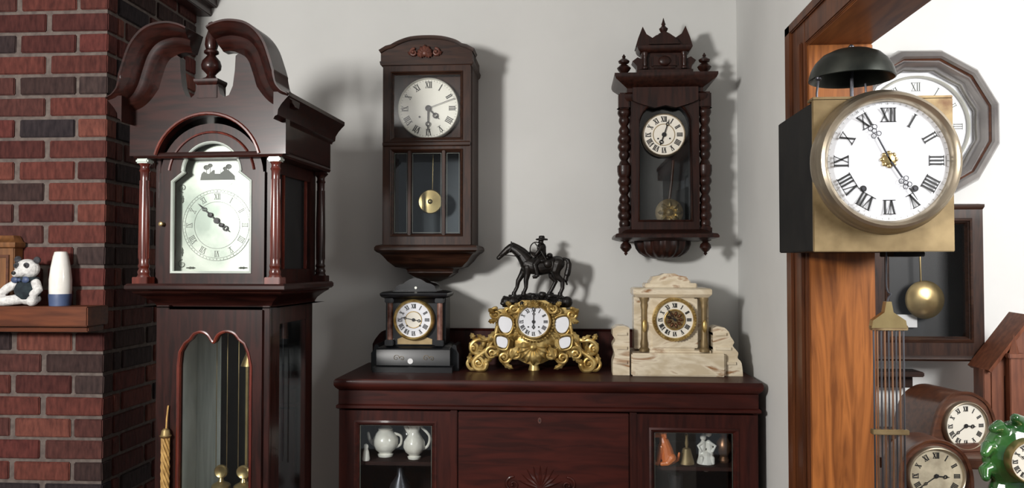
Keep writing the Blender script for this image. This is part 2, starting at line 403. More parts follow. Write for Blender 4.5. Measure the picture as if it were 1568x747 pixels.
def chimney():
    e=bpy.data.objects.new('brick_chimney',None); scn.collection.objects.link(e)
    X0,X1,Y0,Y1,H=-2.3,-1.32,2.2,2.745,2.545
    core=mboxes('mortar_core',mortar,[(X0+0.006,X1-0.005,Y0+0.005,Y1,0,H)]); core.parent=e
    bm=bmesh.new(); lay=bm.loops.layers.float_color.new('tint')
    ph=0.0614; bh=0.0515; pl=0.182; bl=0.171
    cols=[(90,50,44),(98,56,48),(82,46,41),(72,40,37),(104,62,53),(88,47,43),(78,48,44)]
    dark=[(52,42,42),(58,44,42),(46,40,42),(62,50,48)]
    def brick(x0,x1,y0,y1,z0,z1,c):
        r=bmesh.ops.create_cube(bm,size=1); vs=r['verts']
        for v in vs:
            v.co=Vector(((x0+x1)/2+v.co.x*(x1-x0),(y0+y1)/2+v.co.y*(y1-y0),(z0+z1)/2+v.co.z*(z1-z0)))
            v.co+=Vector((random.uniform(-1,1),random.uniform(-1,1),random.uniform(-1,1)))*0.0009
        es={ed for v in vs for ed in v.link_edges}
        rr=bmesh.ops.bevel(bm,geom=list(es),offset=0.0028,segments=2,affect='EDGES')
        fs=set(rr['faces'])
        for f in rr['faces']:
            for v in f.verts: fs.update(v.link_faces)
        for f in fs:
            for l in f.loops: l[lay]=c
    nrow=int(H/ph)+1
    for r in range(nrow):
        z0=r*ph+0.004; z1=min(z0+bh,H)
        if z1-z0<0.01: continue
        off=0 if r%2 else pl/2
        x=X1-off if off else X1
        xs=[]
        if off: xs.append((X1-off+0.0055,X1))
        while x>X0+0.02:
            xs.append((max(x-bl,X0),x if x==X1 else x-0.0055)); x-=pl
        for (a,b) in xs:
            c=random.choice(dark) if random.random()<0.2 else random.choice(cols)
            brick(a,b,Y0-random.uniform(0,0.002),Y0+0.05,z0,z1,lin(c))
        y=Y0+0.052 if off else Y0+0.05+pl*0.25
        ys=[]
        if not off: ys.append((Y0+0.0515,y-0.01))
        while y<Y1-0.015:
            ys.append((y+0.004,min(y+bl,Y1))); y+=pl
        for (a,b) in ys:
            if b-a<0.012: continue
            c=random.choice(dark) if random.random()<0.3 else random.choice(cols)
            brick(X1-0.05,X1+random.uniform(0,0.002),a,b,z0,z1,lin(c))
    me=bpy.data.meshes.new('bricks'); bm.to_mesh(me); bm.free(); me.materials.append(brickM)
    ob=bpy.data.objects.new('bricks',me); scn.collection.objects.link(ob); ob.parent=e
chimney()
mboxes('mantel_shelf',mantw,[(-2.3,-1.305,2.095,2.197,1.432,1.486),(-2.3,-1.318,2.12,2.197,1.415,1.432)],0.003)

# ---------------- GRANDFATHER CLOCK ----------------
g=O('grandfather_clock',-0.917,1.971,0.0,0.001657,315,1371,rot=-2.5,sx=1.02)
C=318
def mir(pts,c=C): return [(2*c-p[0],p[1]) for p in reversed(pts)]
neck=[(C-138,160),(C-124,157),(C-110,147),(C-100,130),(C-93,108),(C-84,84),(C-70,68),(C-50,61),(C-34,61),(C-20,65)]
path=spline(neck,6); npt=len(path)
scl=[]
for i in range(npt):
    t=i/(npt-1)
    scl.append(0.35+0.75*min(1,t/0.35) if t<0.35 else (1.12 if t<0.7 else 1.12-0.37*(t-0.7)/0.3))
prof=[(-20,10),(-20,-6),(-15,-10),(-12,-14),(-8,-18),(-3,-20),(1,-22),(3,-30),(6,-33),(9,-38),(14,-40),(17,-44),(20,-44),(20,10)]
g.sweep('swan_neck_pediment',mahogH,path,prof,scale=scl)
g.sweep('swan_neck_pediment',mahogH,mir(path),prof,scale=list(reversed(scl)))
half=[(195,237),(195,168),(212,162),(228,148),(240,128),(246,105),(255,88),(266,80),(274,86),(275,108),(278,132),(284,146),(292,149),(298,144),(301,132),(301,122)]
arcp=arc(C,258,82,165,15,22)
g.plate('fascia',mahogH,half+[(2*C-p[0],p[1]) for p in reversed(half)]+[(C+79,237)]+list(reversed(arcp))+[(C-79,237)],-6,10)
g.sweep('fascia_arch_bead',mahogC,arcp,[(0,-6),(1.5,-9),(4,-9),(5.5,-6)])
g.box('finial_plinth',mahog,302,334,-8,22,126,150)
g.cornice('finial_plinth',mahog,303,333,-8,20,[(0,130),(2,128),(4,124),(4,121),(0,121)])
g.lathe('finial',mahog,318,6,[(13,121),(14,119),(8,116),(6,112),(9,108),(14,103),(15,97),(13,90),(8,84),(6,81),(11,78),(11,75),(8,72),(10,65),(9,55),(6,45),(4,38),(5.5,35),(5,31),(2,29),(0.3,28)],20)
g.box('hood_roof',mahogH,200,436,8,215,152,160)
for sgn in (-1,1):
    px=[(117,190),(119,186),(123,184),(124,176),(129,168),(136,160),(140,156),(140,150),(117,150)]
    g.plate('side_cornice',mahogH,[(C+sgn*a,b) for a,b in px],-38,218)
g.box('hood_frieze',mahogH,201,208,8,212,160,238); g.box('hood_frieze',mahogH,428,435,8,212,160,238)
g.box('hood_frieze',mahogH,201,435,8,212,230,238)
g.cornice('hood_frieze_mould',mahogH,203,433,-2,210,[(0,232),(2,234),(3,238),(1,241),(0,241)])
g.box('hood_body',mahog,224,232,18,205,238,436)
g.box('hood_body',mahog,230,406,192,205,160,436)
for (a,b) in ((16,44),(178,205)): g.box('hood_body',mahog,402,411,a,b,238,436)
g.box('hood_body',mahog,402,411,40,182,238,262); g.box('hood_body',mahog,402,411,40,182,412,436)
g.box('hood_side_window',darkin,403,405,40,182,258,415)
g.box('hood_side_window',mahogC,408,412,60,66,262,412); g.box('hood_side_window',mahogC,408,412,156,162,262,412)
outer=[(234,434),(234,262)]+arc(C,268,82,176,4,26)+[(402,262),(402,434)]
inner=[(256,416),(256,276),(266,268),(274,262)]+arc(C,262,46,176,4,22)+[(362,262),(370,268),(380,276),(380,416)]
g.plate('hood_door',mahog,outer,10,22,[inner])
g.sweep('hood_door_bead',silverM,inner,[(-1.2,9),(-1.2,14),(2.2,14),(2.2,8.2),(0.5,7.4)],closed=True)
g.sweep('hood_door_arch_bead',mahogC,arc(C,268,68,172,8,24),[(-1.5,10),(-1,7),(1,6.4),(2.5,10)])
g.plate('hood_door_glass',glass,inner,15,16)
g.disc('hood_door_knob',brass,241,342,[(2.5,10),(2.5,6),(3.6,4),(3.4,2),(1.5,1)],14)
dialo=[(250,424),(250,272)]+arc(C,264,52,172,8,22)+[(386,272),(386,424)]
g.plate('dial_plate',silverG,dialo,30,32)
g.disc('dial_ring',silverG,318,343,[(56,29.4),(56,30)],64)
for r in (56,52,37): g.disc('dial_ring_lines',inkS,318,343,[(r,29.0),(r,29.3),(r-0.5,29.3),(r-0.5,29.0),(r,29.0)],64)
g.numerals(318,343,45,9,28.9,inkS,0.08); g.minutes(318,343,54,28.9,inkS,2,0.35)
g.disc('moon_disc',silverM,318,254,[(33,29.4),(33,30)],48)
# painted landscape in the arch: hills, trees and a small house
g.plate('arch_painting',inkS,[(290,272),(292,262)]+spline([(296,258),(304,262),(312,256),(322,261),(332,255),(342,262)],4)+[(346,266),(346,272)],28.9,29.3)
for (a,b,r) in ((300,252,5),(306,249,4),(336,251,5),(330,254,3.5)): g.ell('arch_painting',inkS,(a,29.2,b),(r,0.4,r*0.8)); g.line('arch_painting',inkS,a,b,a,262,1,29)
g.plate('arch_painting',silverM,[(314,262),(314,255),(318,251),(323,255),(323,262)],28.5,28.8)
for a in (262,374):
    cw=1 if a<318 else -1
    g.scroll('spandrel',inkS,a,404,7,1.3,90,cw,0.6,29.6); g.scroll('spandrel',inkS,a,284,7,1.3,270,-cw,0.6,29.6)
    g.leaf('spandrel',inkS,a,392,90,14,2.5,30,0.2); g.leaf('spandrel',inkS,a,296,-90,12,2.5,30,0.2)
    g.leaf('spandrel',inkS,a+cw*6,410,0 if cw>0 else 180,16,2.4,30,0.2)
g.hand(318,336,-48,40,2.2,26,ink); g.hand(318,336,130,28,3,27,ink)
g.ell('hands',ink,(308,26,327),(4,0.6,4)); g.ell('hands',ink,(326,26,343),(4,0.6,3.4))
def gcol(x,d,mm=mahogC):
    g.lathe('hood_column',mm,x,d,[(10,432),(10,424),(8,420),(9,416),(7,411),(8.5,407),(7,403),(7.4,395),(8,360),(7.6,320),(6.4,272),(6.5,262),(8,259),(6.5,256),(6.5,252),(9,248)],20)
    g.box('hood_column_base',mm,x-12,x+12,d-12,d+12,424,436)
    g.box('hood_column_cap',silverM if d<100 else mm,x-10,x+10,d-10,d+10,241,248,2)
    for k in range(8):
        a=2*pi*k/8; g.tube('hood_column',mm,[(x+7.4*math.cos(a),d+7.4*math.sin(a),395),(x+6.6*math.cos(a),d+6.6*math.sin(a),275)],0.9,5)
gcol(214,4); gcol(422,4); gcol(422,200,mahog); gcol(214,200,mahog)
g.cornice('hood_base_mould',mahogH,208,428,2,208,[(0,470),(-18,470),(-18,468),(-14,462),(-6,456),(0,452),(6,449),(8,446),(12,445),(15,442),(15,437),(12,434),(0,434)])
g.box('hood_floor',mahogH,200,436,-6,210,436,446)
g.box('trunk',mahog,232,240,16,190,468,1160); g.box('trunk',mahog,232,412,182,190,468,1160)
for (a,b) in ((16,48),(158,190)): g.box('trunk',mahog,404,412,a,b,468,1160)
g.box('trunk',mahog,404,412,44,162,468,498); g.box('trunk',mahog,404,412,44,162,1100,1160)
g.box('trunk_side_glass',glassD,407,408,46,160,496,1102)
g.box('trunk',mahog,232,252,10,20,468,1160); g.box('trunk',mahog,400,412,10,20,468,1160)
g.box('trunk_interior_back',darkin,240,404,176,181,470,1160)
g.box('trunk_reflection_panel',paleRefl,241,246,40,118,480,1150); g.box('trunk_reflection_panel',paleRefl,246,286,110,114,480,1150)  # added pale panels stand in for the window reflected in the door glass
top=[(272,560),(274,540),(282,526),(290,520)]+spline([(296,512),(306,509),(316,513),(326,525),(334,513),(346,508),(358,511),(366,520)],4)+[(374,526),(380,540),(384,560)]
din=[(272,1080)]+top+[(384,1080)]
g.plate('trunk_door',mahog,[(250,1150),(250,474),(402,474),(402,1150)],5,17,[din])
g.sweep('trunk_door_bead',mahogC,din,[(-1,4),(-1,10),(3,10),(3,3.2),(1,2.6)],closed=True)
g.plate('trunk_door_glass',glassD,din,10,11)
for x in (300,337,374):
    g.disc('weight_pulley',brass,x,742,[(3,86),(9,84),(11,86),(11,90),(9,92),(3,90)],24)
    g.tube('weight_cable',brass,[(x-9,88,742),(x-9,88,480)],0.6,5); g.tube('weight_cable',brass,[(x+9,88,742),(x+9,88,480)],0.6,5)
    g.lathe('weight',brass,x,88,[(3,752),(5,758),(13,762),(15,764),(15,900),(13,903),(4,906)],24)
g.tube('pendulum_rod',brass,[(334,105,480),(334,105,950)],2.4,8)
g.disc('pendulum_bob',brass,334,985,[(2,98),(30,102),(44,108),(44,112),(20,116)],40)
for i in range(5): g.tube('chime_rods',steelm,[(336+i*9,160,480),(336+i*9,160,700+i*10)],1.2,6)
g.lathe('movement_bell',brass,358,60,[(2,520),(3,535),(5,546),(11,560),(13,566)],18)
g.cornice('trunk_base_mould',mahogH,222,422,2,198,[(0,1172),(14,1172),(14,1166),(6,1158),(0,1154),(-8,1148)])
g.box('base_plinth',mahog,210,434,-4,204,1172,1345); g.box('base_plinth',mahogH,222,422,-8,0,1190,1320,2)
g.cornice('base_plinth_mould',mahogH,210,434,-4,204,[(0,1335),(6,1340),(8,1350),(8,1371),(0,1371)])
g.tube('key_tassel',ropem,[(257,2,622),(256,0,640),(256,-1,655)],1.2,6)
g.lathe('key_tassel',brass,256,-3,[(3,655),(6,658),(7,664),(9,666),(7,669)],14)
for k in range(6):
    pts=[(256+5*math.cos(2*pi*k/6+t*0.9),-3+4*math.sin(2*pi*k/6+t*0.9),669+t*11) for t in range(0,12)]
    g.tube('key_tassel',ropem,pts,2.0,6)
g.finish()

# ---------------- BOX REGULATOR WALL CLOCK ----------------
w=O('box_regulator_wall_clock',-0.454,2.55,1.6-19.4*0.0021,0.0021,654,425)
D1=94
w.plate('crown',walnutH,[(583,98),(583,80),(588,76),(592,72)]+spline([(600,70),(612,64),(630,58.5),(654,57),(678,58.5),(698,64),(708,70)],4)+[(716,72),(721,76),(725,80),(725,98)],-6,30)
w.sweep('crown_mould',walnutH,[(582,78),(592,72)]+spline([(600,70),(612,64),(630,58.5),(654,57),(678,58.5),(698,64),(708,70)],4)+[(716,72),(727,78)],[(-2,-6),(-2,-9),(0,-10),(3,-11),(3,30),(-2,30)])
w.cornice('crown_top',walnutH,585,723,-2,D1,[(0,100),(3,97),(4,92),(0,90),(0,80),(0,76)])
w.box('crown_side',walnutH,583,725,20,D1,74,98,3)
for k in range(-3,4): w.leaf('crown_carving',carv,652,84,90+k*27,16-abs(k),5,-9,3)
for s_ in (-1,1): w.scroll('crown_carving',carv,652+s_*17,80,6,1.2,90,-s_,2.2,-9); w.leaf('crown_carving',carv,652+s_*14,84,90-s_*70,14,3.4,-8,2)
w.ell('crown_carving',carv,(652,-10,81),(5,3,5))
w.box('case_side',walnut,585,592,8,D1,98,378); w.box('case_side',walnut,716,723,8,D1,98,378)
w.box('case_back',bluein,592,716,86,D1,98,378,0)
w.box('case_mid',walnut,592,716,60,86,98,224,0)
w.plate('door',walnut,[(586,376),(586,99),(722,99),(722,376)],-4,8,[[(600,212),(600,110),(708,110),(708,212)],[(600,360),(600,230),(708,230),(708,360)]])
for (a,b) in ((110,212),(230,360)):
    w.sweep('door_bead',walnutH,[(600,b),(600,a),(708,a),(708,b)],[(0,-4),(0,-2),(-2.5,0),(-2.5,4),(0,4),(2,-5.5)],closed=True)
w.cornice('door_rail',walnutH,588,720,-4,5,[(0,224),(2,222),(2,218),(0,216)])
w.box('door_mullion',walnut,625,630,-4,4,230,360); w.box('door_mullion',walnut,678,683,-4,4,230,360)
for (a,b) in ((603,624),(631,677),(684,705)):
    w.sweep('glass_bevel',inkS,[(a+1,356),(a+1,234),(b-1,234),(b-1,356)],[(-0.35,0.5),(-0.35,1.4),(0.35,1.4),(0.35,0.5)],closed=True)
w.box('door_glass',glassD,600,708,2,3,230,360,0); w.box('door_glass',glass,600,708,0,1,110,212,0)
w.box('dial_backing',walnut,598,710,22,30,100,226,0)
w.disc('dial',silver,654,162,[(47,14),(47,20)],64); w.ring('dial_bezel',silver,654,162,45.5,48.5,10,20)
w.numerals(654,162,37,9.5,13.4,ink,0.13); w.minutes(654,162,43.5,13.4,ink,1.6,0.4)
w.hand(654,162,136,24,3,11,ink); w.hand(654,162,181,37,2.6,10,ink); w.line('hands',steelm,654,162,696,147,0.8,9.5)
for a in (640,668): w.disc('winding_hole',ink,a,175,[(1.6,13),(1.6,13.6)],12)
w.tube('pendulum_rod',brass,[(656,45,220),(655,45,290)],0.8,6)
w.disc('pendulum_bob',brass,652,305,[(1,38),(3,39),(4,41),(18,42.5),(19.5,44),(18,46),(1,48)],40)
w.cornice('case_base',walnutH,584,724,-2,D1,[(0,374),(7,376),(9,379),(9,383),(6,386),(2,388),(-2,392),(-8,400),(-18,409),(-32,412),(-34,415),(-34,418),(-44,425),(-58,430),(-62,432)])
w.finish()

# ---------------- VIENNA WALL CLOCK ----------------
v=O('vienna_regulator_wall_clock',0.312,2.58,1.6+(405.6-393)*0.002082,0.002082,1020,393)
D2=80; c=1020
v.box('case_back',rosew,968,1072,70,D2,125,360); v.box('case_side',rosew,966,972,14,D2,130,360); v.box('case_side',rosew,1068,1074,14,D2,130,360)
v.box('case_inner',darkin,972,1068,66,70,130,358,0)
v.plate('door',rosew,[(968,356),(968,150),(1072,150),(1072,356)],4,14,[[(981,336),(981,186)]+arc(1020,192,39,175,5,18)+[(1059,186),(1059,336)]])
v.sweep('door_bead',rosew,[(981,336),(981,186)]+arc(1020,192,39,175,5,18)+[(1059,186),(1059,336)],[(0,3),(0,8),(3,8),(3,2),(1.5,1)],closed=True)
v.plate('door_glass',glassD,[(981,336),(981,186)]+arc(1020,192,39,175,5,18)+[(1059,186),(1059,336)],16,17)
v.disc('dial',ivory,1018,205,[(32,2),(32,15)],56); v.ring('dial_bezel',brassB,1018,205,30.5,34,-1,12)
v.disc('dial_center_ring',brass,1018,205,[(17,1.4),(17,2),(16,2),(16,1.4),(17,1.4)],40)
v.numerals(1018,205,24,8,1.3,ink,0.15); v.hand(1018,205,18,25,1.8,-0.6,ink); v.hand(1018,205,200,18,2.2,0.2,ink)
for a in (1009,1027): v.disc('winding_hole',ink,a,211,[(1.3,1.2),(1.3,2)],10)
v.tube('pendulum_rod',walnut,[(1037,40,240),(1034,40,275),(1030,40,305)],2.2,8)
v.disc('pendulum_bob',brassP,1030,323,[(1,28),(5,30),(7,33),(13,31),(20,34),(22,37),(20,40),(2,42)],40)
for k in range(8):
    a=k*45; v.leaf('pendulum_bob',brass,1030+4*math.cos(math.radians(a)),323-4*math.sin(math.radians(a)),a,15,4,32,2)
v.cornice('entablature',rosew,962,1078,4,D2,[(0,152),(4,148),(5,142),(0,138),(0,132),(6,128),(12,124),(18,120),(20,116),(20,112),(12,111),(0,110)])
v.plate('frieze_carving',rosew,[(970,152),(970,132),(1070,132),(1070,152)]+[(1062,156),(1050,160),(1036,164),(1020,160),(1004,164),(990,160),(978,156)],-3,6)
v.plate('crown',rosew,[(978,111),(978,96),(971,88),(979,82),(985,85),(985,68),(976,66),(980,52),(987,34),(993,46),(1002,52),(1008,48),(1020,45),(1032,48),(1038,52),(1047,46),(1053,34),(1060,52),(1064,66),(1055,68),(1055,85),(1061,82),(1069,88),(1062,96),(1062,111)],10,34)
v.cornice('crown_mould',rosew,984,1056,6,34,[(0,76),(4,73),(6,69),(6,66),(0,64)])
v.cornice('crown_mould',rosew,982,1058,6,34,[(0,111),(5,108),(5,104),(0,102)])
v.plate('crown_pediment',rosew,[(996,64),(1004,54),(1012,48),(1020,44),(1028,48),(1036,54),(1044,64)],2,14)
v.box('crown_panel',rosew,1000,1040,4,12,80,100,3); v.ell('crown_panel',rosew,(1020,4,90),(10,4,8))
for x in (990,1050): v.lathe('crown_pilaster',rosew,x,6,[(5,102),(5,99),(3,97),(4,92),(3,86),(4,82),(5,79),(5,76)],12)
v.lathe('crown_finial',rosew,1020,18,[(8,48),(8,44),(4,42),(6,39),(7,36),(4,33),(2.5,31),(3.5,29),(2,25),(0.4,19)],14)
def turned(o,part,m,x,d,v0,v1,R,n):
    pr=[(R,v1)]
    H=(v1-v0)
    for i in range(n*6+1):
        t=i/(n*6); vv=v1-H*t
        ph=(t*n)%1
        env=0.62+0.3*math.sin(pi*((t*n/4)%1))
        r=R*env*(0.74+0.26*abs(math.sin(pi*ph)))
        if 0.47<t<0.53: r=R*0.95
        pr.append((r,vv))
    pr.append((R,v0)); o.lathe(part,m,x,d,pr,16)
for x in (958,1082):
    turned(v,'side_column',rosew,x,14,162,350,11.5,14)
    v.box('side_column_block',rosew,x-9,x+9,4,24,138,163,2); v.box('side_column_block',rosew,x-9,x+9,4,24,346,358,2)
    v.box('side_column_block',rosew,min(x,c)+0 if x<c else 1070,970 if x<c else x,10,22,140,150)
    v.lathe('column_finial',rosew,x,14,[(11,112),(11,108),(5,106),(9,102),(11,98),(7,94),(4,92),(8,90),(9,87),(5,84),(2,82),(3,80),(0.5,76)],14)
    v.lathe('drop_finial',rosew,x+ (2 if x<c else 0),14,[(9,364),(9,368),(4,370),(8,374),(9,379),(5,384),(2,386),(3,388),(0.4,391)],14)
v.cornice('base_mould',rosew,964,1076,6,D2,[(0,350),(6,352),(12,356),(20,358),(22,361),(22,364),(16,366),(4,368),(0,368)])
V=[];F=[];seg=40
for j,(r,vv) in enumerate([(42,366),(42,373),(40,380),(35,387),(26,393),(12,396)]):
    for i in range(seg+1):
        a=pi+pi*i/seg; rr=r*(1+0.06*math.cos(a*16)); V.append((1020+rr*math.cos(a),44+rr*0.9*math.sin(a),vv))
for j in range(5):
    for i in range(seg): F.append((j*(seg+1)+i,j*(seg+1)+i+1,(j+1)*(seg+1)+i+1,(j+1)*(seg+1)+i))
    F.append((j*(seg+1),j*(seg+1)+seg,(j+1)*(seg+1)+seg,(j+1)*(seg+1)))
F.append(tuple(range(seg+1))); F.append(tuple(5*(seg+1)+i for i in range(seg+1)))
v.add('lobed_base',rosew,V,F)
v.box('lobed_base',rosew,985,1055,43,D2,366,388,2)
v.finish()

# ---------------- CABINET ----------------
k=O('secretaire_cabinet',-0.068,2.33,0.0,0.0019,840,1247.7)
B=214
k.cornice('top_board',cabw,520,1160,8,B,[(-4,603),(0,602),(3,599),(6,596),(8,592),(8,586),(6,583),(-40,583)])
k.box('frieze',cabw,518,1162,6,30,600,624,1)
k.cornice('frieze_lip',cabw,518,1162,6,B,[(0,622),(3,624),(3,628),(0,630)])
k.box('side',cabV,518,526,10,B,600,1225,1); k.box('side',cabV,1154,1162,10,B,600,1225,1)
k.box('back',cabIn,524,1156,206,B,600,1225,0); k.box('under_top',cabIn,524,1156,12,B,603,626,0)
k.box('partition',cabV,694,704,12,B,626,1225,0); k.box('partition',cabV,970,980,12,B,626,1225,0)
def door(x0,x1,gx0,gx1,gv0):
    k.plate('glazed_door',cabV,[(x0,1180),(x0,632),(x1,632),(x1,1180)],6,16,[[(gx0,1000),(gx0,gv0),(gx1,gv0),(gx1,1000)]])
    k.sweep('glazed_door_bead',cabw,[(gx0,1000),(gx0,gv0),(gx1,gv0),(gx1,1000)],[(0,5),(0,12),(-3,12),(-3,9),(2,3.5),(5,5)],closed=True)
    k.box('door_glass',glassD,gx0,gx1,11,12,gv0,1000,0)
    for a in (gx0+4,gx1-4): k.box('glass_bevel',inkS,a-0.4,a+0.4,10.4,11,gv0+3,996,0)
    k.box('glass_bevel',inkS,gx0+4,gx1-4,10.4,11,gv0+3,gv0+3.7,0)
door(520,694,548,668,652); door(980,1160,1003,1127,657)
k.box('fall_front',cabw,706,968,7,18,632,960,1.2); k.box('fall_front_lower',cabw,706,968,7,18,964,1180,1.2)
k.box('door_stile',cabV,694,705,5,14,630,1190,0.8); k.box('door_stile',cabV,969,980,5,14,630,1190,0.8)
k.disc('keyhole_escutcheon',carv,832,644,[(2.8,6),(2.8,7.5)],16,sv=1.6); k.disc('keyhole_escutcheon',ink,832,644,[(1.1,5.6),(1.1,6.4)],10,sv=2)
for a in range(0,9): k.leaf('shell_carving',cabw,833,748,20+a*17.5,36,4.5,9,2,1)
for sg in (-1,1): k.scroll('shell_carving',cabw,833+sg*42,742,12,1.3,90,-sg,2.4,7)
for vv in (715,820,930):
    k.box('inner_shelf',cabIn,526,694,24,206,vv,vv+6,0.5); k.box('inner_shelf',cabIn,980,1154,24,206,vv,vv+6,0.5)
k.box('bottom_board',cabw,518,1162,8,B,1190,1225,1)
for x in (524,1140):
    for d in (14,195):
        k.lathe('foot',cabV,x+8,d+4,[(8,1225),(9,1232),(6,1240),(7,1247.5)],14)
k.plate('gallery',cabV,[(524,583),(524,548)]+spline([(528,540),(540,526),(556,521)],4)+[(1124,521)]+spline([(1140,526),(1152,540),(1156,548)],4)+[(1156,583)],200,208)
k.sweep('gallery_mould',cabV,[(556,521),(1124,521)],[(-2,198),(-2,210),(2,210),(2,196)])
k.finish()

SC=1.16
def ceramic(name,x,vb,d,prof,m,handle=None,spout=None,sc=SC):
    X=-0.068+(x-840)*0.0019; o=O(name,X,2.33+d*0.0019,(1247.7-vb)*0.0019,0.0019*sc,x,vb)
    o.lathe('body',m,x,0,prof,28)
    if handle: o.tube('handle',m,spline([(p[0],0,p[1]) for p in handle],5),2.0,8)
    if spout: o.tube('spout',m,spline([(p[0],0,p[1]) for p in spout],5),[4,2.2],10)
    return o.finish()
ceramic('porcelain_teapot',580,715,62,[(11,715),(12,712),(9,710),(15,705),(19,697),(19,690),(15,682),(10,677),(11,675),(8,672),(4,669),(2,667),(3,665),(0.5,663)],porcF,[(596,702),(603,697),(603,686),(594,682)],[(564,698),(557,692),(554,682)],1.1)
ceramic('porcelain_jug',630,715,48,[(9,715),(10,712),(7,710),(13,705),(16,698),(15,690),(10,682),(7,676),(8,670),(12,666),(11,665),(7,672)],porcF,[(640,703),(650,696),(652,682),(641,670)],[(625,680),(618,670),(616,665)],1.1)
ceramic('porcelain_vase',664,715,80,[(7,715),(8,712),(5,708),(10,701),(11,693),(8,683),(5,676),(7,668),(6,668)],porc,sc=1.1)
ceramic('porcelain_figurine',556,715,30,[(7,715),(8,712),(7,706),(6,698),(4,692),(5,688),(4,684),(1,682)],porc,sc=0.8)
ceramic('porcelain_lidded_pot',608,715,110,[(10,715),(13,706),(13,690),(10,682),(8,678),(3,674),(1,670)],porc,sc=1.0)
ceramic('crystal_decanter',605,820,60,[(18,820),(22,812),(22,780),(16,760),(6,745),(5,732),(8,728),(5,722),(1,720)],steelm,sc=1)
ceramic('brass_hand_bell',1060,715,46,[(12,715),(11,710),(8,700),(6,692),(2,690),(3,684),(2,676),(3,670),(1,668)],brassP,sc=1)
ceramic('dark_vase',1120,715,60,[(8,715),(9,712),(6,706),(12,696),(12,686),(6,676),(8,670),(7,670)],copper,sc=1)
ceramic('glass_goblet',1045,820,60,[(10,820),(10,817),(2,813),(2,775),(10,760),(12,735),(11,735)],steelm,sc=1)
def fig(name,x,vb,d,m,sc=1.1):
    X=-0.068+(x-840)*0.0019; o=O(name,X,2.33+d*0.0019,(1247.7-vb)*0.0019,0.0019*sc,x,vb); o.rm['body']=(0.0012,1); return o
o=fig('dog_figurine',1032,715,34,orangec,1.15)
o.tube('body',orangec,[(1030,0,706),(1028,0,694),(1025,0,684),(1023,0,678)],[10,8.5,7,5],12)
o.ell('body',orangec,(1022,0,672),(7,7,6.5)); o.tube('body',orangec,[(1019,0,674),(1011,0,676)],[4.6,3],10)
for s_ in (-4,4):
    o.tube('body',orangec,[(1021,s_,690),(1018,s_,702),(1016,s_,713)],[4,3.2,2.8],8); o.ell('body',orangec,(1013,s_,712),(4.4,3,2.6))
    o.tube('body',orangec,[(1034,s_*1.6,704),(1028,s_*1.8,711),(1021,s_*1.8,712)],[6.4,4,3],8)
    o.tube('body',orangec,[(1024,s_*1.4,667),(1026,s_*1.9,676)],[2.8,2.2],6)
o.tube('body',orangec,[(1036,0,711),(1043,0,708),(1045,0,699)],[3,2.2,1.6],8); o.finish()
o=fig('cherub_figurine',1090,715,50,porc)
o.tube('body',porc,[(1090,0,714),(1090,0,708)],[13,11],14)
for s_ in (-5,6):
    o.tube('body',porc,[(1090+s_,0,706),(1090+s_,0,696),(1090+s_*0.7,0,686)],[5.5,5,4],10); o.ell('body',porc,(1090+s_*0.7,0,676-s_*0.5),(4.5,4.5,5))
    o.tube('body',porc,[(1090+s_,-2,686),(1090+s_*2.2,-3,690),(1090+s_*1.5,-5,697)],[2.6,2.2,1.8],8)
    o.tube('body',porc,[(1090+s_,-3,704),(1090+s_*1.4,-9,706),(1090+s_*1.5,-9,713)],[3.4,3,2.2],8)
o.ell('body',porc,(1088,3,668),(5,4,6)); o.finish()

# ---------------- SLATE MANTEL CLOCK ----------------
s=O('black_slate_mantel_clock',-0.486,2.484,1.2631,0.00205,632,570)
s.cornice('base',slate,575,689,4,80,[(0,570),(0,536),(-2,533),(-8,530),(-12,529),(-12,526)])
s.cornice('base_plinth',slate,570,693,0,84,[(0,570),(0,562),(-3,560),(-5,559)])
s.box('body',slate,590,676,14,70,452,530,1)
s.box('body_side',slate,586,680,20,66,456,527,1)
for x in (594,672):
    s.lathe('marble_column',pinkm,x,14,[(4.5,522),(4.5,464)],16); s.box('column_block',slate,x-7,x+7,6,22,521,530,1); s.box('column_block',slate,x-7,x+7,6,22,456,464,1)
s.cornice('entablature',slate,589,677,8,72,[(-2,464),(0,460),(2,457),(6,455),(8,452),(8,449),(4,447),(-6,446)])
s.plate('pediment',slate,[(600,447),(602,440),(608,436),(614,435)]+spline([(616,433),(624,428),(633,426),(642,428),(650,433)],4)+[(658,435),(663,438),(666,447)],16,62)
s.box('pediment',slate,598,668,12,66,444,449,1)
s.disc('pediment_stud',silver,634,441,[(2,14),(2,16.5)],12); s.disc('price_sticker',paperm,628,553,[(4.2,3.2),(4.2,4.4)],24)
s.ring('dial_bezel',gilt,632,490,27,32,2,16); s.disc('dial',enam,632,490,[(28,8),(28,14)],56)
s.disc('dial_center',ivory,632,490,[(13,7.4),(13,8)],32); s.ring('inner_bezel',gilt,632,490,12,13.2,7,8)
s.numerals(632,490,21,6.5,7.3,ink,0.16); s.hand(632,490,282,20,1.4,6,ink); s.hand(632,490,100,13,1.6,6.5,ink)
for a in (622,642): s.disc('winding_hole',ink,a,499,[(1.4,7),(1.4,7.4)],12)
s.plate('side_wing',slate,[(562,570),(562,543),(566,538),(567,531),(571,529),(575,533),(576,570)],24,76); s.plate('side_wing',slate,[(700,570),(700,543),(697,538),(696,531),(692,529),(689,533),(688,570)],24,76)
for x0 in (606,652): s.scroll('engraving',brassP,x0,548,5,1.3,0,1,0.3,3.6); s.scroll('engraving',brassP,x0+9,549,4,1.2,180,-1,0.3,3.6)
s.plate('gilt_apron',brassP,[(606,528),(606,520),(616,516),(648,516),(660,520),(660,528)],12.8,14)
s.finish()

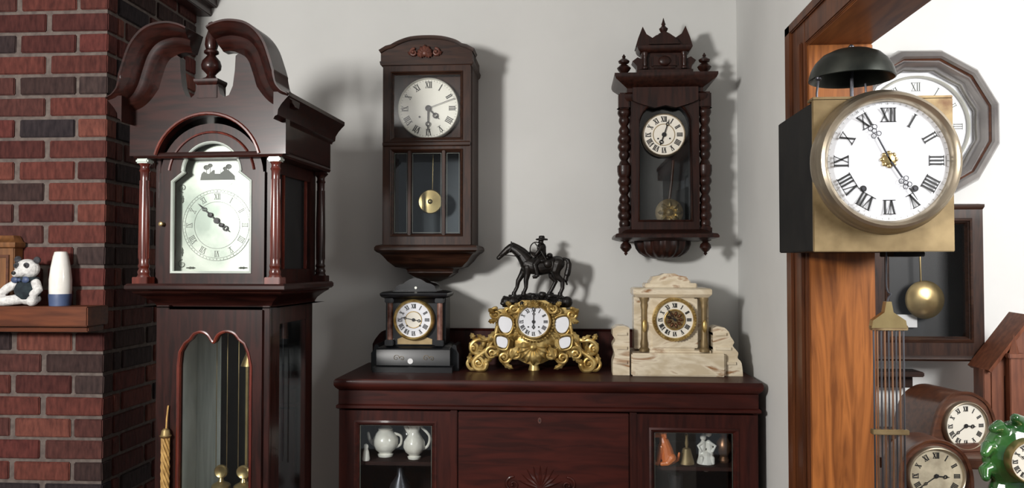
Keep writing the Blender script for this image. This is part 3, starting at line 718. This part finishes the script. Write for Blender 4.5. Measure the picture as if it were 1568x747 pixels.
# ---------------- GILT CLOCK ----------------
q=O('gilt_mantel_clock',-0.107,2.535,1.2631,0.002075,818,568)
cx=817
bodyh=[(cx,460),(cx-18,460),(cx-28,466),(cx-34,475),(cx-48,474),(cx-62,475),(cx-64,480),(cx-58,488),(cx-56,500),(cx-58,510),(cx-64,518),(cx-72,526),(cx-74,536),(cx-66,542),(cx-48,544),(cx-30,548),(cx-14,556),(cx,560)]
q.plate('body',gilt,bodyh+[(2*cx-p[0],p[1]) for p in reversed(bodyh[1:-1])],10,40)
q.ell('body',gilt,(cx,20,525),(44,16,26)); q.ell('body',gilt,(cx,20,492),(35,14,32))
q.ring('dial_bezel',gilt,cx,492,23,28,-6,14); q.disc('dial',enam,cx,492,[(24.5,-1),(24.5,8)],56)
for i in range(40):
    a=2*pi*i/40; q.ell('bezel_beads',gilt,(cx+30.5*math.cos(a),0,492+30.5*math.sin(a)),(1.9,1.9,1.9),7,5)
q.numerals(cx,492,18.5,5.8,-1.6,ink,0.16); q.hand(cx,492,1,18,1.3,-3,ink); q.hand(cx,492,181,12,1.6,-2.6,ink)
for a in (-8,8): q.disc('winding_hole',ink,cx+a,500,[(1.2,-2),(1.2,-1)],10)
for sg in (-1,1):
    def X(a): return cx+sg*a
    q.plate('porcelain_panel',enam,spline([(X(36),488),(X(50),485),(X(54),496),(X(48),508),(X(38),508),(X(33),498)],4,True),4,12)
    q.tube('panel_frame',gilt,[(p[0],5,p[1]) for p in spline([(X(34),486),(X(51),482),(X(57),496),(X(50),511),(X(37),511),(X(31),498)],5,True)],1.8,8,closed=True)
    q.plate('porcelain_panel',enam,spline([(X(40),518),(X(55),515),(X(54),528),(X(42),531)],4,True),-6,12)
    q.tube('panel_frame',gilt,[(p[0],-5,p[1]) for p in spline([(X(38),516),(X(57),512),(X(57),530),(X(41),534)],5,True)],1.6,8,closed=True)
    q.scroll('scrollwork',gilt,X(58),481,9,1.4,90,-sg,3.0,6); q.scroll('scrollwork',gilt,X(38),476,8,1.3,90,sg,2.6,6)
    q.scroll('scrollwork',gilt,X(30),472,8,1.3,180 if sg>0 else 0,sg,2.4,0)
    q.tube('leg_scroll',gilt,[(p[0],p[1],p[2]) for p in spline([(X(56),4,500),(X(60),2,514),(X(72),0,520),(X(86),-2,520),(X(95),-2,528),(X(93),-2,538),(X(84),-2,540)],5)],[3,4.2],9)
    q.tube('leg_scroll',gilt,spline([(X(62),2,520),(X(70),0,534),(X(84),-2,544),(X(92),-3,553),(X(88),-3,563),(X(76),-3,564),(X(72),-3,557)],5),[3.6,4.4],9)
    q.tube('leg_scroll',gilt,spline([(X(96),-2,546),(X(101),-2,556),(X(96),-3,564),(X(88),-3,564)],5),[2.5,3],8)
    q.scroll('scrollwork',gilt,X(92),533,8,1.5,60 if sg>0 else 120,sg,3.0,-2)
    q.scroll('scrollwork',gilt,X(64),540,10,1.6,120 if sg>0 else 60,-sg,2.8,-2)
    q.scroll('scrollwork',gilt,X(44),546,9,1.5,200 if sg>0 else -20,sg,2.8,-4)
    q.scroll('scrollwork',gilt,X(26),540,9,1.4,40 if sg>0 else 140,-sg,2.8,-7)
    q.scroll('scrollwork',gilt,X(84),555,8,1.3,90,sg,2.8,-2)
    for (a,b,an,L,wd) in ((60,480,40,12,4),(56,490,-10,14,4),(60,508,-60,20,5),(70,522,30,20,4),(80,528,-70,20,5),(90,520,60,12,4),(50,534,-40,22,5),(36,532,-70,24,6),(20,526,-60,28,6),(30,512,-20,12,4),(96,540,-80,18,4),(64,550,-20,18,4),(48,554,-150,20,4),(24,470,60,8,3.5),(34,466,20,10,3.5)):
        ang=an if sg>0 else 180-an
        q.leaf('acanthus',gilt,X(a),b,ang,L,wd,0 if a>30 else -6,4)
    for i in range(22):
        a=random.uniform(14,96); b=random.uniform(534,550); q.ell('foliage_beads',gilt,(X(a),random.uniform(-4,4),b),(2.0,2.6,1.8),7,5)
    q.lathe('rear_foot',gilt,X(80),40,[(6,520),(5,540),(6,560),(7,568)],10)
for a in range(-4,5): q.leaf('apron_shell',gilt,cx,528,-90+a*22,30-abs(a)*1.5,6.5,-10,6,2)
for a in range(-3,4): q.leaf('crest',gilt,cx,469,90+a*25,11,3.6,-4,3,2)
q.ell('apron_shell',gilt,(cx,-14,530),(7,5,6)); q.lathe('apron_foot',gilt,cx,20,[(8,550),(7,560),(9,568)],14)
q.box('statue_plinth',gilt,cx-46,cx+50,12,64,471,477,1)
q.finish()

# ---------------- HORSE + RIDER ----------------
h=O('bronze_horse_and_rider_statue',-0.107,2.612,1.2631+(568-471)*0.002075,0.002075,818,471)
for p in ('horse','rider','rocky_base'): h.rm[p]=(0.0014,1)
m=bronze
random.seed(3)
h.ell('rocky_base',m,(820,-2,464),(57,25,10)); h.ell('rocky_base',m,(822,0,459),(47,19,9))
h.box('rocky_base',m,768,872,-20,20,464,471,0)
for a in (774,784,858,868): h.ell('rocky_base',m,(a,-18,462+abs(a-821)*0.02),(9,9,9),10,8)
for i in range(80):
    a=random.uniform(768,870); h.ell('rocky_base',m,(a,random.uniform(-26,16),random.uniform(450,465)+abs(a-820)*0.1),(random.uniform(2.5,6),random.uniform(3,6),random.uniform(2,5)),8,6)
def T(part,mm,pts,rad,seg=9):
    k_=1.08 if part=='horse' else 1.05
    h.tube(part,mm,pts,rad*k_ if isinstance(rad,(int,float)) else [r*k_ for r in rad],seg)
T('horse',m,[(806,0,404),(814,0,407),(826,0,409),(840,0,407),(852,0,403)],[11,12.5,12.5,11.5,11],16)
h.ell('horse',m,(805,0,405),(9.5,10,12.5)); h.ell('horse',m,(853,0,403),(12,11,12))
T('horse',m,[(804,0,399),(797,0,390),(789,0,383),(781,0,378)],[11,8.8,7.2,5.6],14)
T('horse',m,[(808,0,390),(800,0,382),(791,0,376),(783,0,372)],[3.5,3,2.5,2],8)
T('horse',m,[(780,0,378),(774,0,382),(767,0,388),(762,0,393)],[5.8,5.2,4.0,3.4],12)
h.ell('horse',m,(760.5,0,394.5),(3.6,3.4,3.4)); h.ell('horse',m,(779,0,381),(5.4,4.4,5.4))
for z in (-3,3):
    T('horse',m,[(781,z,374),(780.5,z*1.1,369)],[1.8,0.9],6)
def leg(pts,rad,z): T('horse',m,[(p[0],z,p[1]) for p in pts],rad,10); e=pts[-1]; h.lathe('horse',m,e[0]-0.8,z,[(4.3,e[1]+5),(3.1,e[1]-1)],10)
leg([(807,410),(806,420),(804,430),(804,441),(801,448)],[7,5,3.8,2.9,2.8],-6)
leg([(803,410),(797,421),(791,431),(789,441),(785,449)],[7,4.8,3.7,2.8,2.8],6)
leg([(854,404),(850,416),(853,424),(861,431),(861,442),(858,449)],[9.5,7.5,5,3.8,3.0,2.8],-6)
leg([(852,404),(844,416),(844,424),(850,432),(845,442),(841,449)],[9.5,7.2,5,3.7,2.9,2.8],6)
T('horse',m,spline([(863,0,396),(869,0,398),(871,0,406),(869,0,418),(866,0,428),(868,0,436)],4),[2.2,3.2,4.2,4.6,3.6,1.4],10)
h.ell('saddle',m,(829,0,399),(12,14.4,6)); h.ell('saddle',m,(838,-11,404),(7,5,7)); h.ell('saddle',m,(838,11,404),(7,5,7))
T('saddle',m,[(819,0,392),(818,0,388)],[2.6,1.8],8); h.ell('saddle',m,(841,0,391),(5,11,4.5))
T('tack',m,[(762,-4,391),(772,-6,390),(790,-9.6,392),(811,-6,386)],0.7,6); T('tack',m,[(762,4,391),(772,6,390),(790,9.6,392),(812,4,386)],0.7,6)
T('tack',m,[(766,-4.8,386),(764,-4,393)],0.7,5); T('tack',m,[(783,-6,374),(777,-6,386)],0.7,5)
T('rider',m,[(829,0,394),(829,0,386),(828,0,378)],[7.2,6.2,7.2],14); h.ell('rider',m,(828,0,377),(5.4,9.6,4.4))
T('rider',m,[(828,0,374),(828,0,370)],[2.6,2.4],8); h.ell('rider',m,(827.5,0,368.5),(3.9,3.6,4.7)); h.ell('rider',m,(823.8,0,369.5),(1.4,1.1,1.2))
h.lathe('rider',m,828.5,0,[(9.4,366.9),(9.8,365.6),(9.2,364.2),(4.9,363.8),(4.7,361),(3.6,359.4),(1,359.6)],18)
for z in (-1,1):
    T('rider',m,[(828,8.4*z,377),(824,11*z,384),(820,10*z,389)],[3.2,2.7,2.4],9)
    T('rider',m,[(820,10*z,389),(815,7*z,387),(811,4*z,386)],[2.4,2.0,1.7],9); h.ell('rider',m,(810.5,4*z,386),(2.3,1.9,1.9))
    T('rider',m,[(829,5*z,395),(823,12*z,399),(818,14.5*z,405)],[5.4,4.6,3.8],10)
    T('rider',m,[(818,14.5*z,405),(820,15*z,413),(822,15*z,421)],[3.8,3.3,2.6],10); T('rider',m,[(822,15*z,422.5),(816,15*z,423.5)],[2.5,1.9],8)
    T('tack',m,[(820,16*z,425.8),(816,16*z,425.8)],1.2,6)
h.tube('lasso',m,[(p[0],-9,p[1]) for p in arc(820,381,9.5,0,345,20,11)],1.0,6)
h.tube('rifle',m,[(836,-10,398),(828,-10,385),(818,-9,371)],[1.5,0.9],7)
h.finish()

# ---------------- ONYX CLOCK ----------------
y=O('onyx_mantel_clock',0.328,2.453,1.2631,0.001978,1036,576)
y.box('base',onyx,967,1109,0,86,541,576,2); y.cornice('base_step',onyx,985,1090,16,76,[(0,542),(0,538),(-4,536)])
y.box('body',onyx,990,1066,18,72,452,540,1); y.box('body',onyx,974,1090,34,72,456,538,1)
y.box('recess_panel',onyx,1000,1070,14,30,458,534,1)
y.cornice('entablature',onyx,974,1088,12,74,[(-2,456),(0,454),(3,451),(3,444),(1,442),(-3,441)])
y.box('attic',onyx,990,1070,18,70,434,442,1.5); y.box('attic',onyx,998,1060,20,66,429,436,1.5)
y.plate('attic_crest',onyx,[(1000,430),(1002,424),(1014,422),(1020,419),(1036,419),(1042,422),(1054,424),(1058,430)],22,60)
for x in (988,1080):
    y.lathe('brass_column',brassP,x,18,[(8,540),(8,536),(5.5,533),(6,528),(4.6,520),(4.4,475),(5.6,468),(4.8,464),(7,459),(7,456)],16)
    y.ell('column_wreath',gilt,(x,13,500),(3.6,3,10))
y.ring('dial_bezel',gilt,1034,490,28,34,4,20); y.disc('dial',ivory,1034,490,[(29,9),(29,16)],56)
for i in range(44):
    a=2*pi*i/44; y.ell('bezel_beads',gilt,(1034+31.5*math.cos(a),5,490+31.5*math.sin(a)),(1.6,1.8,1.6),6,5)
y.ring('inner_bezel',gilt,1034,490,14,16.5,6,10); y.disc('open_movement',brassP,1034,490,[(14.5,8.2),(14.5,9)],32)
for a in range(0,360,40): y.leaf('open_movement',copper,1034+5*math.cos(math.radians(a)),490+5*math.sin(math.radians(a)),-a,8,2.4,7.4,1)
y.numerals(1034,490,22,6.5,8.4,ink,0.18); y.hand(1034,490,295,15,1.3,4.6,ink); y.hand(1034,490,325,22,1.2,4,ink)
y.plate('scroll_wing',onyx,[(965,576),(965,503),(957,500),(946,500),(939,505)]+spline([(939,515),(943,522),(939,530),(942,545),(939,556),(939,576)],3),10,50)
y.plate('scroll_wing',onyx,[(1092,576),(1092,503),(1099,500),(1110,502),(1116,508)]+spline([(1119,516),(1124,524),(1122,530),(1130,540),(1129,548),(1135,556),(1137,576)],3),10,50)
for (X0,X1,dx) in ((941,965,0),(1092,1116,7)):
    for j in range(3):
        y.box('wing_step',onyx,X0,X1+dx*j,7,53,506+j*22,518+j*22,4)
y.finish()

# ---------------- COMTOISE CLOCK ----------------
z=O('comtoise_wall_clock',0.6145,1.604,1.626,0.001277,1354,385)
DB=212
z.box('iron_case',ironm,1252,1456,8,DB,152,384,1.5); z.box('brass_front_plate',brassP,1250,1459,2,9,150,385,1)
z.box('top_flange',brassP,1250,1459,2,30,146,151,1)
z.ring('dial_bezel',brassB,1357,248,91,108,-26,4,72); z.ring('dial_bezel',brassB,1357,248,101,111,-8,6,72)
z.disc('dial',enam,1357,248,[(40,-13),(70,-12),(94,-8),(94,2)],72)
z.numerals(1357,248,70,21,-13.6,ink,0.12); z.minutes(1357,248,88,-10.8,inkS,2.6,0.4)
z.disc('centre_rosette',brass,1357,246,[(4,-17),(9,-15.5),(11,-14),(11,-12)],24)
for i in range(8):
    a=2*pi*i/8; z.ell('centre_rosette',brass,(1357+10*math.cos(a),-14.5,246+10*math.sin(a)),(3.4,2,3.4),10,6)
def ornhand(ang,L,w):
    a=math.radians(ang); sx,sv=math.sin(a),-math.cos(a); n=(-sv,sx); X0,V0=1357,246
    z.line('hands',steelm,X0,V0,X0+sx*L*0.45,V0+sv*L*0.45,w,-17)
    z.line('hands',ink,X0+sx*L*0.7,V0+sv*L*0.7,X0+sx*L,V0+sv*L,w,-17,0.6)
    for (t,o) in ((0.5,-4.2),(0.5,4.2),(0.58,0),(0.64,-3.4),(0.64,3.4)):
        x_,v_=X0+sx*L*t+n[0]*o,V0+sv*L*t+n[1]*o
        z.disc('hands',steelm,x_,v_,[(4,-17),(4,-16.4),(2.9,-16.4),(2.9,-17),(4,-17)],14)
ornhand(-27,84,2.4); ornhand(147,74,2.8)
for a in (1319,1395): z.disc('winding_hole',ink,a,290,[(5,-13.6),(5,-12.5)],18)
z.disc('winding_hole',steelm,1319,290,[(2.4,-14.5),(2.4,-13)],12); z.disc('winding_hole',steelm,1395,290,[(2.4,-14.5),(2.4,-13)],12)
bx=1336; bv=-21
z.lathe('bell',bellm,bx,80,[(r,v_+bv) for r,v_ in [(1,73),(14,74),(30,77),(45,84),(56,95),(63,107),(66,117),(67,123),(65,124),(60,112),(50,96),(30,84),(2,80)]],40)
z.lathe('bell_post',steelm,bx,80,[(3,152),(3,58)],12); z.lathe('bell_nut',steelm,bx,80,[(5,53),(5,48),(2,45)],10)
z.tube('bell_hammer',steelm,[(1274,60,152),(1274,60,128),(1277,60,104)],2,8); z.ell('bell_hammer',steelm,(1277,60,104),(5,5,5))
z.tube('bell_brace',steelm,[(1356,70,152),(1354,70,112)],1.6,6)
z.box('crutch_block',ironm,1392,1440,60,120,384,392,1)
PX=24
z.tube('pendulum_hook',steelm,spline([(1360+PX,70,384),(1359+PX,70,432),(1361+PX,70,448),(1366+PX,70,452),(1362+PX,70,458),(1360+PX,70,466)],5),1.6,7)
z.plate('pendulum_top',brass,[(a+PX,b) for a,b in [(1356,464),(1364,464),(1367,481),(1386,494),(1388,506),(1333,506),(1335,494),(1353,481)]],62,76)
for i in range(9):
    x=1338+PX+i*5.8; z.tube('pendulum_rods',copper if i%2 else steelm,[(x,69,505),(x,69,960)],1.5,7)
for vv in (506,672,810,958): z.box('pendulum_crossbar',brassP,1333+PX,1390+PX,63,75,vv-4,vv+4,1)
z.disc('pendulum_bob',brass,1361+PX,1000,[(2,58),(34,62),(52,69),(34,76),(2,80)],40)
z.finish()

# ---------------- NEXT ROOM ----------------
p=O('twelve_sided_wall_clock',1.150,2.68,1.6+(405.6-308)*0.002117,0.002117,1413,308)
R12=[(1413+121*math.sin(2*pi*(i+0.5)/12),190-121*math.cos(2*pi*(i+0.5)/12)) for i in range(12)]
p.sweep('frame',polish,R12,[(0,33),(0,6),(-3,-2),(-7,-6),(-13,-8),(-16,-5)],closed=True)
p.sweep('frame_back',polish,R12,[(-14,33),(0,33),(0,10),(-14,10)],closed=True)
p.sweep('inner_frame',brownw,R12,[(-15,30),(-15,-4),(-17,-3),(-19,0),(-19,30)],closed=True)
p.sweep('inner_frame_rim',polish,R12,[(-18,30),(-18,-1),(-22,-4),(-27,0),(-32,10),(-32,30)],closed=True)
p.disc('dial',enam,1413,190,[(92,20),(92,33)],56); p.ring('bezel',silver,1413,190,76,80,12,21)
p.numerals(1413,190,63,13,19.5,inkS,0.09); p.hand(1413,190,60,58,2.4,16,ink); p.hand(1413,190,200,42,3,17,ink); p.finish()

p=O('drop_case_wall_clock',1.135,2.62,1.6-(552-405.6)*0.002068,0.002068,1420,552)
p.box('case',walnut,1340,1500,50,62,316,550)
for (a,b) in ((1340,1346),(1494,1500)): p.box('case_side',walnut,a,b,4,60,318,546)
p.plate('door',walnut,[(1338,546),(1338,318),(1502,318),(1502,546)],-2,8,[[(1362,518),(1362,340),(1480,340),(1480,518)]])
p.sweep('door_bead',walnutH,[(1362,518),(1362,340),(1480,340),(1480,518)],[(0,-2),(0,4),(-3,4),(2,-5),(6,-3)],closed=True)
p.cornice('top_mould',walnutH,1342,1498,2,60,[(0,324),(4,321),(6,317),(6,313),(0,312)]); p.cornice('base_mould',walnutH,1342,1498,2,60,[(0,540),(5,544),(7,549),(5,552),(0,552)])
p.box('interior',darkin,1346,1494,46,50,324,546,0); p.box('glass',glass,1362,1480,3,4,340,518,0)
p.tube('pendulum_rod',brass,[(1420,28,340),(1422,28,430)],1.5,7); p.disc('pendulum_bob',brass,1428,460,[(1,20),(16,22),(27,26),(30,29),(27,32),(1,36)],40)
p.box('label',paperm,1396,1420,42,45,352,374,0); p.box('label',paperm,1384,1420,38,45,484,504,0); p.finish()

mboxes('display_side_table',brownw,[(0.86,1.75,1.98,2.275,0.895,0.925),(0.88,0.92,2.00,2.04,0,0.895),(1.69,1.73,2.00,2.04,0,0.895),(0.88,0.92,2.22,2.26,0,0.895),(1.69,1.73,2.22,2.26,0,0.895)],0.003)
mboxes('display_console_table',brownw,[(0.86,1.75,2.30,2.74,1.037,1.066),(0.88,0.92,2.7,2.74,0,1.037),(1.69,1.73,2.7,2.74,0,1.037),(0.88,0.92,2.31,2.35,0,1.037),(1.69,1.73,2.31,2.35,0,1.037)],0.003)
mboxes('wall_ledge_shelf',walnutH,[(0.99,1.14,2.66,2.748,1.24,1.256),(1.01,1.12,2.70,2.748,1.20,1.24)],0.003)

def roundclock(name,X,Y,Z,u,cx,cv,R,vb,rot,m,dial,dr,depth,rx=1.25):
    o=O(name,X,Y,Z,u,cx,vb,rot)
    base=vb-10
    out=[(cx-R*rx,base)]+spline([(cx-R*rx,cv+R*0.45),(cx-R*1.02,cv-R*0.1),(cx-R*0.8,cv-R*0.62),(cx-R*0.4,cv-R*0.92),(cx,cv-R),(cx+R*0.4,cv-R*0.92),(cx+R*0.8,cv-R*0.62),(cx+R*1.02,cv-R*0.1),(cx+R*rx,cv+R*0.45)],5)+[(cx+R*rx,base)]
    o.plate('case',m,out,0,depth)
    o.sweep('case_bead',m,out[1:-1],[(-3,1),(-3,-2),(1,-3),(2,1)])
    o.cornice('plinth',m,cx-R*rx-2,cx+R*rx+2,-4,depth+4,[(0,base-2),(3,base),(4,vb),(0,vb)])
    o.ring('bezel',brassB,cx,cv,dr,dr+5,-8,2); o.disc('dial',dial,cx,cv,[(dr+1,-3),(dr+1,1)],48)
    o.numerals(cx,cv,dr*0.78,dr*0.22,-3.5,ink,0.16); o.hand(cx,cv,235,dr*0.75,1.6,-5,ink); o.hand(cx,cv,95,dr*0.5,2,-4.5,ink)
    return o.finish()
roundclock('tambour_mantel_clock',1.137,2.40,1.067,0.001877,1478,652,50,690,12,brownw,ivory,33,95,1.15)
roundclock('round_top_mantel_clock',0.940,2.14,0.926,0.001714,1432,722,52,800,2,brownw,creamd,39,60,1.05)

p=O('green_ceramic_clock',1.118,2.05,0.926,0.001632,1545,819); p.rm['body']=(0.0025,5)
gm=greenc
p.ell('body',gm,(1550,40,702),(50,28,56),24,16); p.tube('body',gm,[(1514,40,801),(1550,40,788),(1588,40,801)],[17,24,17],14)
p.ell('body',gm,(1550,40,760),(42,26,44))
for (a,b,an,L,wd) in ((1528,664,130,34,13),(1514,690,165,30,13),(1508,720,195,26,12),(1550,655,90,28,14),(1574,664,50,34,13),(1588,690,15,30,13),(1516,760,215,26,12),(1586,760,-35,26,12)):
    a0=math.radians(an); P0=(a,34,b); P1=(a+L*0.4*math.cos(a0),30,b-L*0.4*math.sin(a0)); P2=(a+L*0.6*math.cos(a0+0.5),24,b-L*0.6*math.sin(a0+0.5))
    p.tube('body',gm,[P0,P1,P2],[wd,wd*0.8,wd*0.55],12)
p.ring('bezel',brass,1554,702,29,34,0,20); p.disc('dial',ivory,1554,702,[(30,6),(30,20)],40)
p.numerals(1554,702,23,7,5.4,ink,0.16); p.hand(1554,702,300,20,1.4,4,ink); p.hand(1554,702,70,13,1.6,4.4,ink); p.finish()
p=O('steeple_shelf_cabinet',1.375,2.5,1.067,0.001958,1576,678)
p.plate('case',redw,[(1520,670),(1520,560),(1576,490),(1632,560),(1632,670)],0,55,[[(1538,655),(1538,575),(1614,575),(1614,655)]])
p.plate('panel',redw,[(1536,657),(1536,573),(1616,573),(1616,657)],8,14)
p.sweep('gable_mould',redw,[(1514,568),(1576,487),(1638,568)],[(-3,-3),(-3,-6),(3,-8),(4,55),(-3,55)])
p.plate('back',redw,[(1524,668),(1524,562),(1576,498),(1628,562),(1628,668)],40,54)
for x in (1516,1636):
    p.box('pillar',redw,x-7,x+7,2,18,566,670,1)
p.box('spire_block',redw,1540,1560,-14,2,545,668,1); p.box('spire_block',redw,1537,1563,-17,2,540,547,1)
p.lathe('spire',redw,1550,-7,[(8,541),(7,538),(5,530),(3,522),(0.5,512)],4)
p.cornice('plinth',redw,1512,1640,-18,56,[(0,664),(4,668),(5,678),(0,678)]); p.finish()

# ---------------- MANTEL SHELF ITEMS ----------------
b=O('plush_polar_bear',-1.515,2.143,1.486,0.00187,38,470); b.rm['body']=(0.0022,2); b.rm['dress']=(0.0022,2)
b.ell('body',furw,(40,0,415),(18,14,15)); b.tube('body',furw,[(37,-10,420),(34,-17,422)],[8,5.5],12)
b.ell('ear',furd,(25,0,401),(5.5,4,5.5)); b.ell('ear',furd,(55,0,402),(5.5,4,5.5))
b.ell('dress',navy,(42,-1,446),(20,15,18)); b.ell('dress',navy,(42,-1,431),(13,12,5))
b.tube('body',furw,[(28,-4,436),(16,-10,444),(10,-12,450)],[7,6.5,6],12); b.tube('body',furw,[(56,-4,436),(64,-10,446),(60,-14,452)],[7,6.5,6],12)
b.tube('body',furw,[(32,-4,460),(20,-12,462),(8,-16,463)],[8,7.5,7],12); b.tube('body',furw,[(52,-4,460),(58,-12,462),(60,-18,463)],[8,7.5,7],12)
b.ell('body',furw,(42,2,460),(18,12,9))
b.ell('nose',ink,(34,-22,421),(3.4,2,2.8)); b.ell('eye_patch',furd,(31,-11.5,410),(4.4,2,4.6)); b.ell('eye_patch',furd,(46,-11.5,410),(4.4,2,4.6))
b.ell('eye',ink,(31,-13.5,410),(1.5,1.5,1.7)); b.ell('eye',ink,(46,-13.5,410),(1.5,1.5,1.7))
b.tube('scarf',navy,[(p[0],p[1],430) for p in [(42+13*math.cos(i*pi/8),-1+12*math.sin(i*pi/8)) for i in range(16)]],3,8,closed=True)
b.ell('bow_tie',bluep,(38,-14,431),(3,3,3)); b.ell('bow_tie',bluep,(30,-13,431),(6,3,5)); b.ell('bow_tie',bluep,(46,-13,431),(6,3,5)); b.finish()
b=O('white_ceramic_bottle',-1.42,2.155,1.486,0.00183,77,470)
b.lathe('body',porc,76,0,[(14,470),(15,466),(16,445),(16,430),(14,412),(11,395),(9,388),(7,387),(2,387)],24); b.lathe('foot_band',bluep,76,0,[(15.2,470),(15.8,462),(16.4,454),(16.2,452)],24)
b.finish()
b=O('wooden_mantel_box',-1.60,2.165,1.486,0.00183,6,470)
b.box('box',lightw,-22,27,-4,17,378,470,1.5); b.cornice('lid',lightw,-22,27,-4,16,[(0,382),(3,380),(4,376),(4,373),(0,371),(-4,364),(-6,362)]); b.plate('front_panel',brownw,[(-16,462),(-16,392),(20,392),(20,462)],-7,-4,[[(-12,458),(-12,396),(16,396),(16,458)]]); b.finish()

# ---------------- LIGHTS ----------------
def area(name,loc,target,size,power,col,sy=None):
    L=bpy.data.lights.new(name,'AREA'); L.size=size; L.energy=power; L.color=col
    if sy: L.shape='RECTANGLE'; L.size_y=sy
    ob=bpy.data.objects.new(name,L); scn.collection.objects.link(ob); ob.location=loc
    d=Vector(target)-Vector(loc); ob.rotation_euler=d.to_track_quat('-Z','Y').to_euler(); return ob
area('window_light',(-1.5,-0.15,2.02),(0.3,2.75,1.95),0.3,72,(1,0.975,0.94))
area('next_room_light',(1.9,0.6,2.3),(1.4,2.75,1.5),0.9,64,(1,0.99,0.97))
W=bpy.data.worlds.new('world'); scn.world=W; W.use_nodes=True
bg=W.node_tree.nodes['Background']; bg.inputs[0].default_value=(0.9,0.95,1.0,1); bg.inputs[1].default_value=0.36

# ---------------- CAMERA ----------------
cd=bpy.data.cameras.new('camera'); cam=bpy.data.objects.new('camera',cd); scn.collection.objects.link(cam)
cd.sensor_width=36; cd.lens=28.125; cam.location=(0,0,1.6); cam.rotation_euler=(math.radians(91.5),0,math.radians(4)); cd.clip_start=0.02
scn.camera=cam
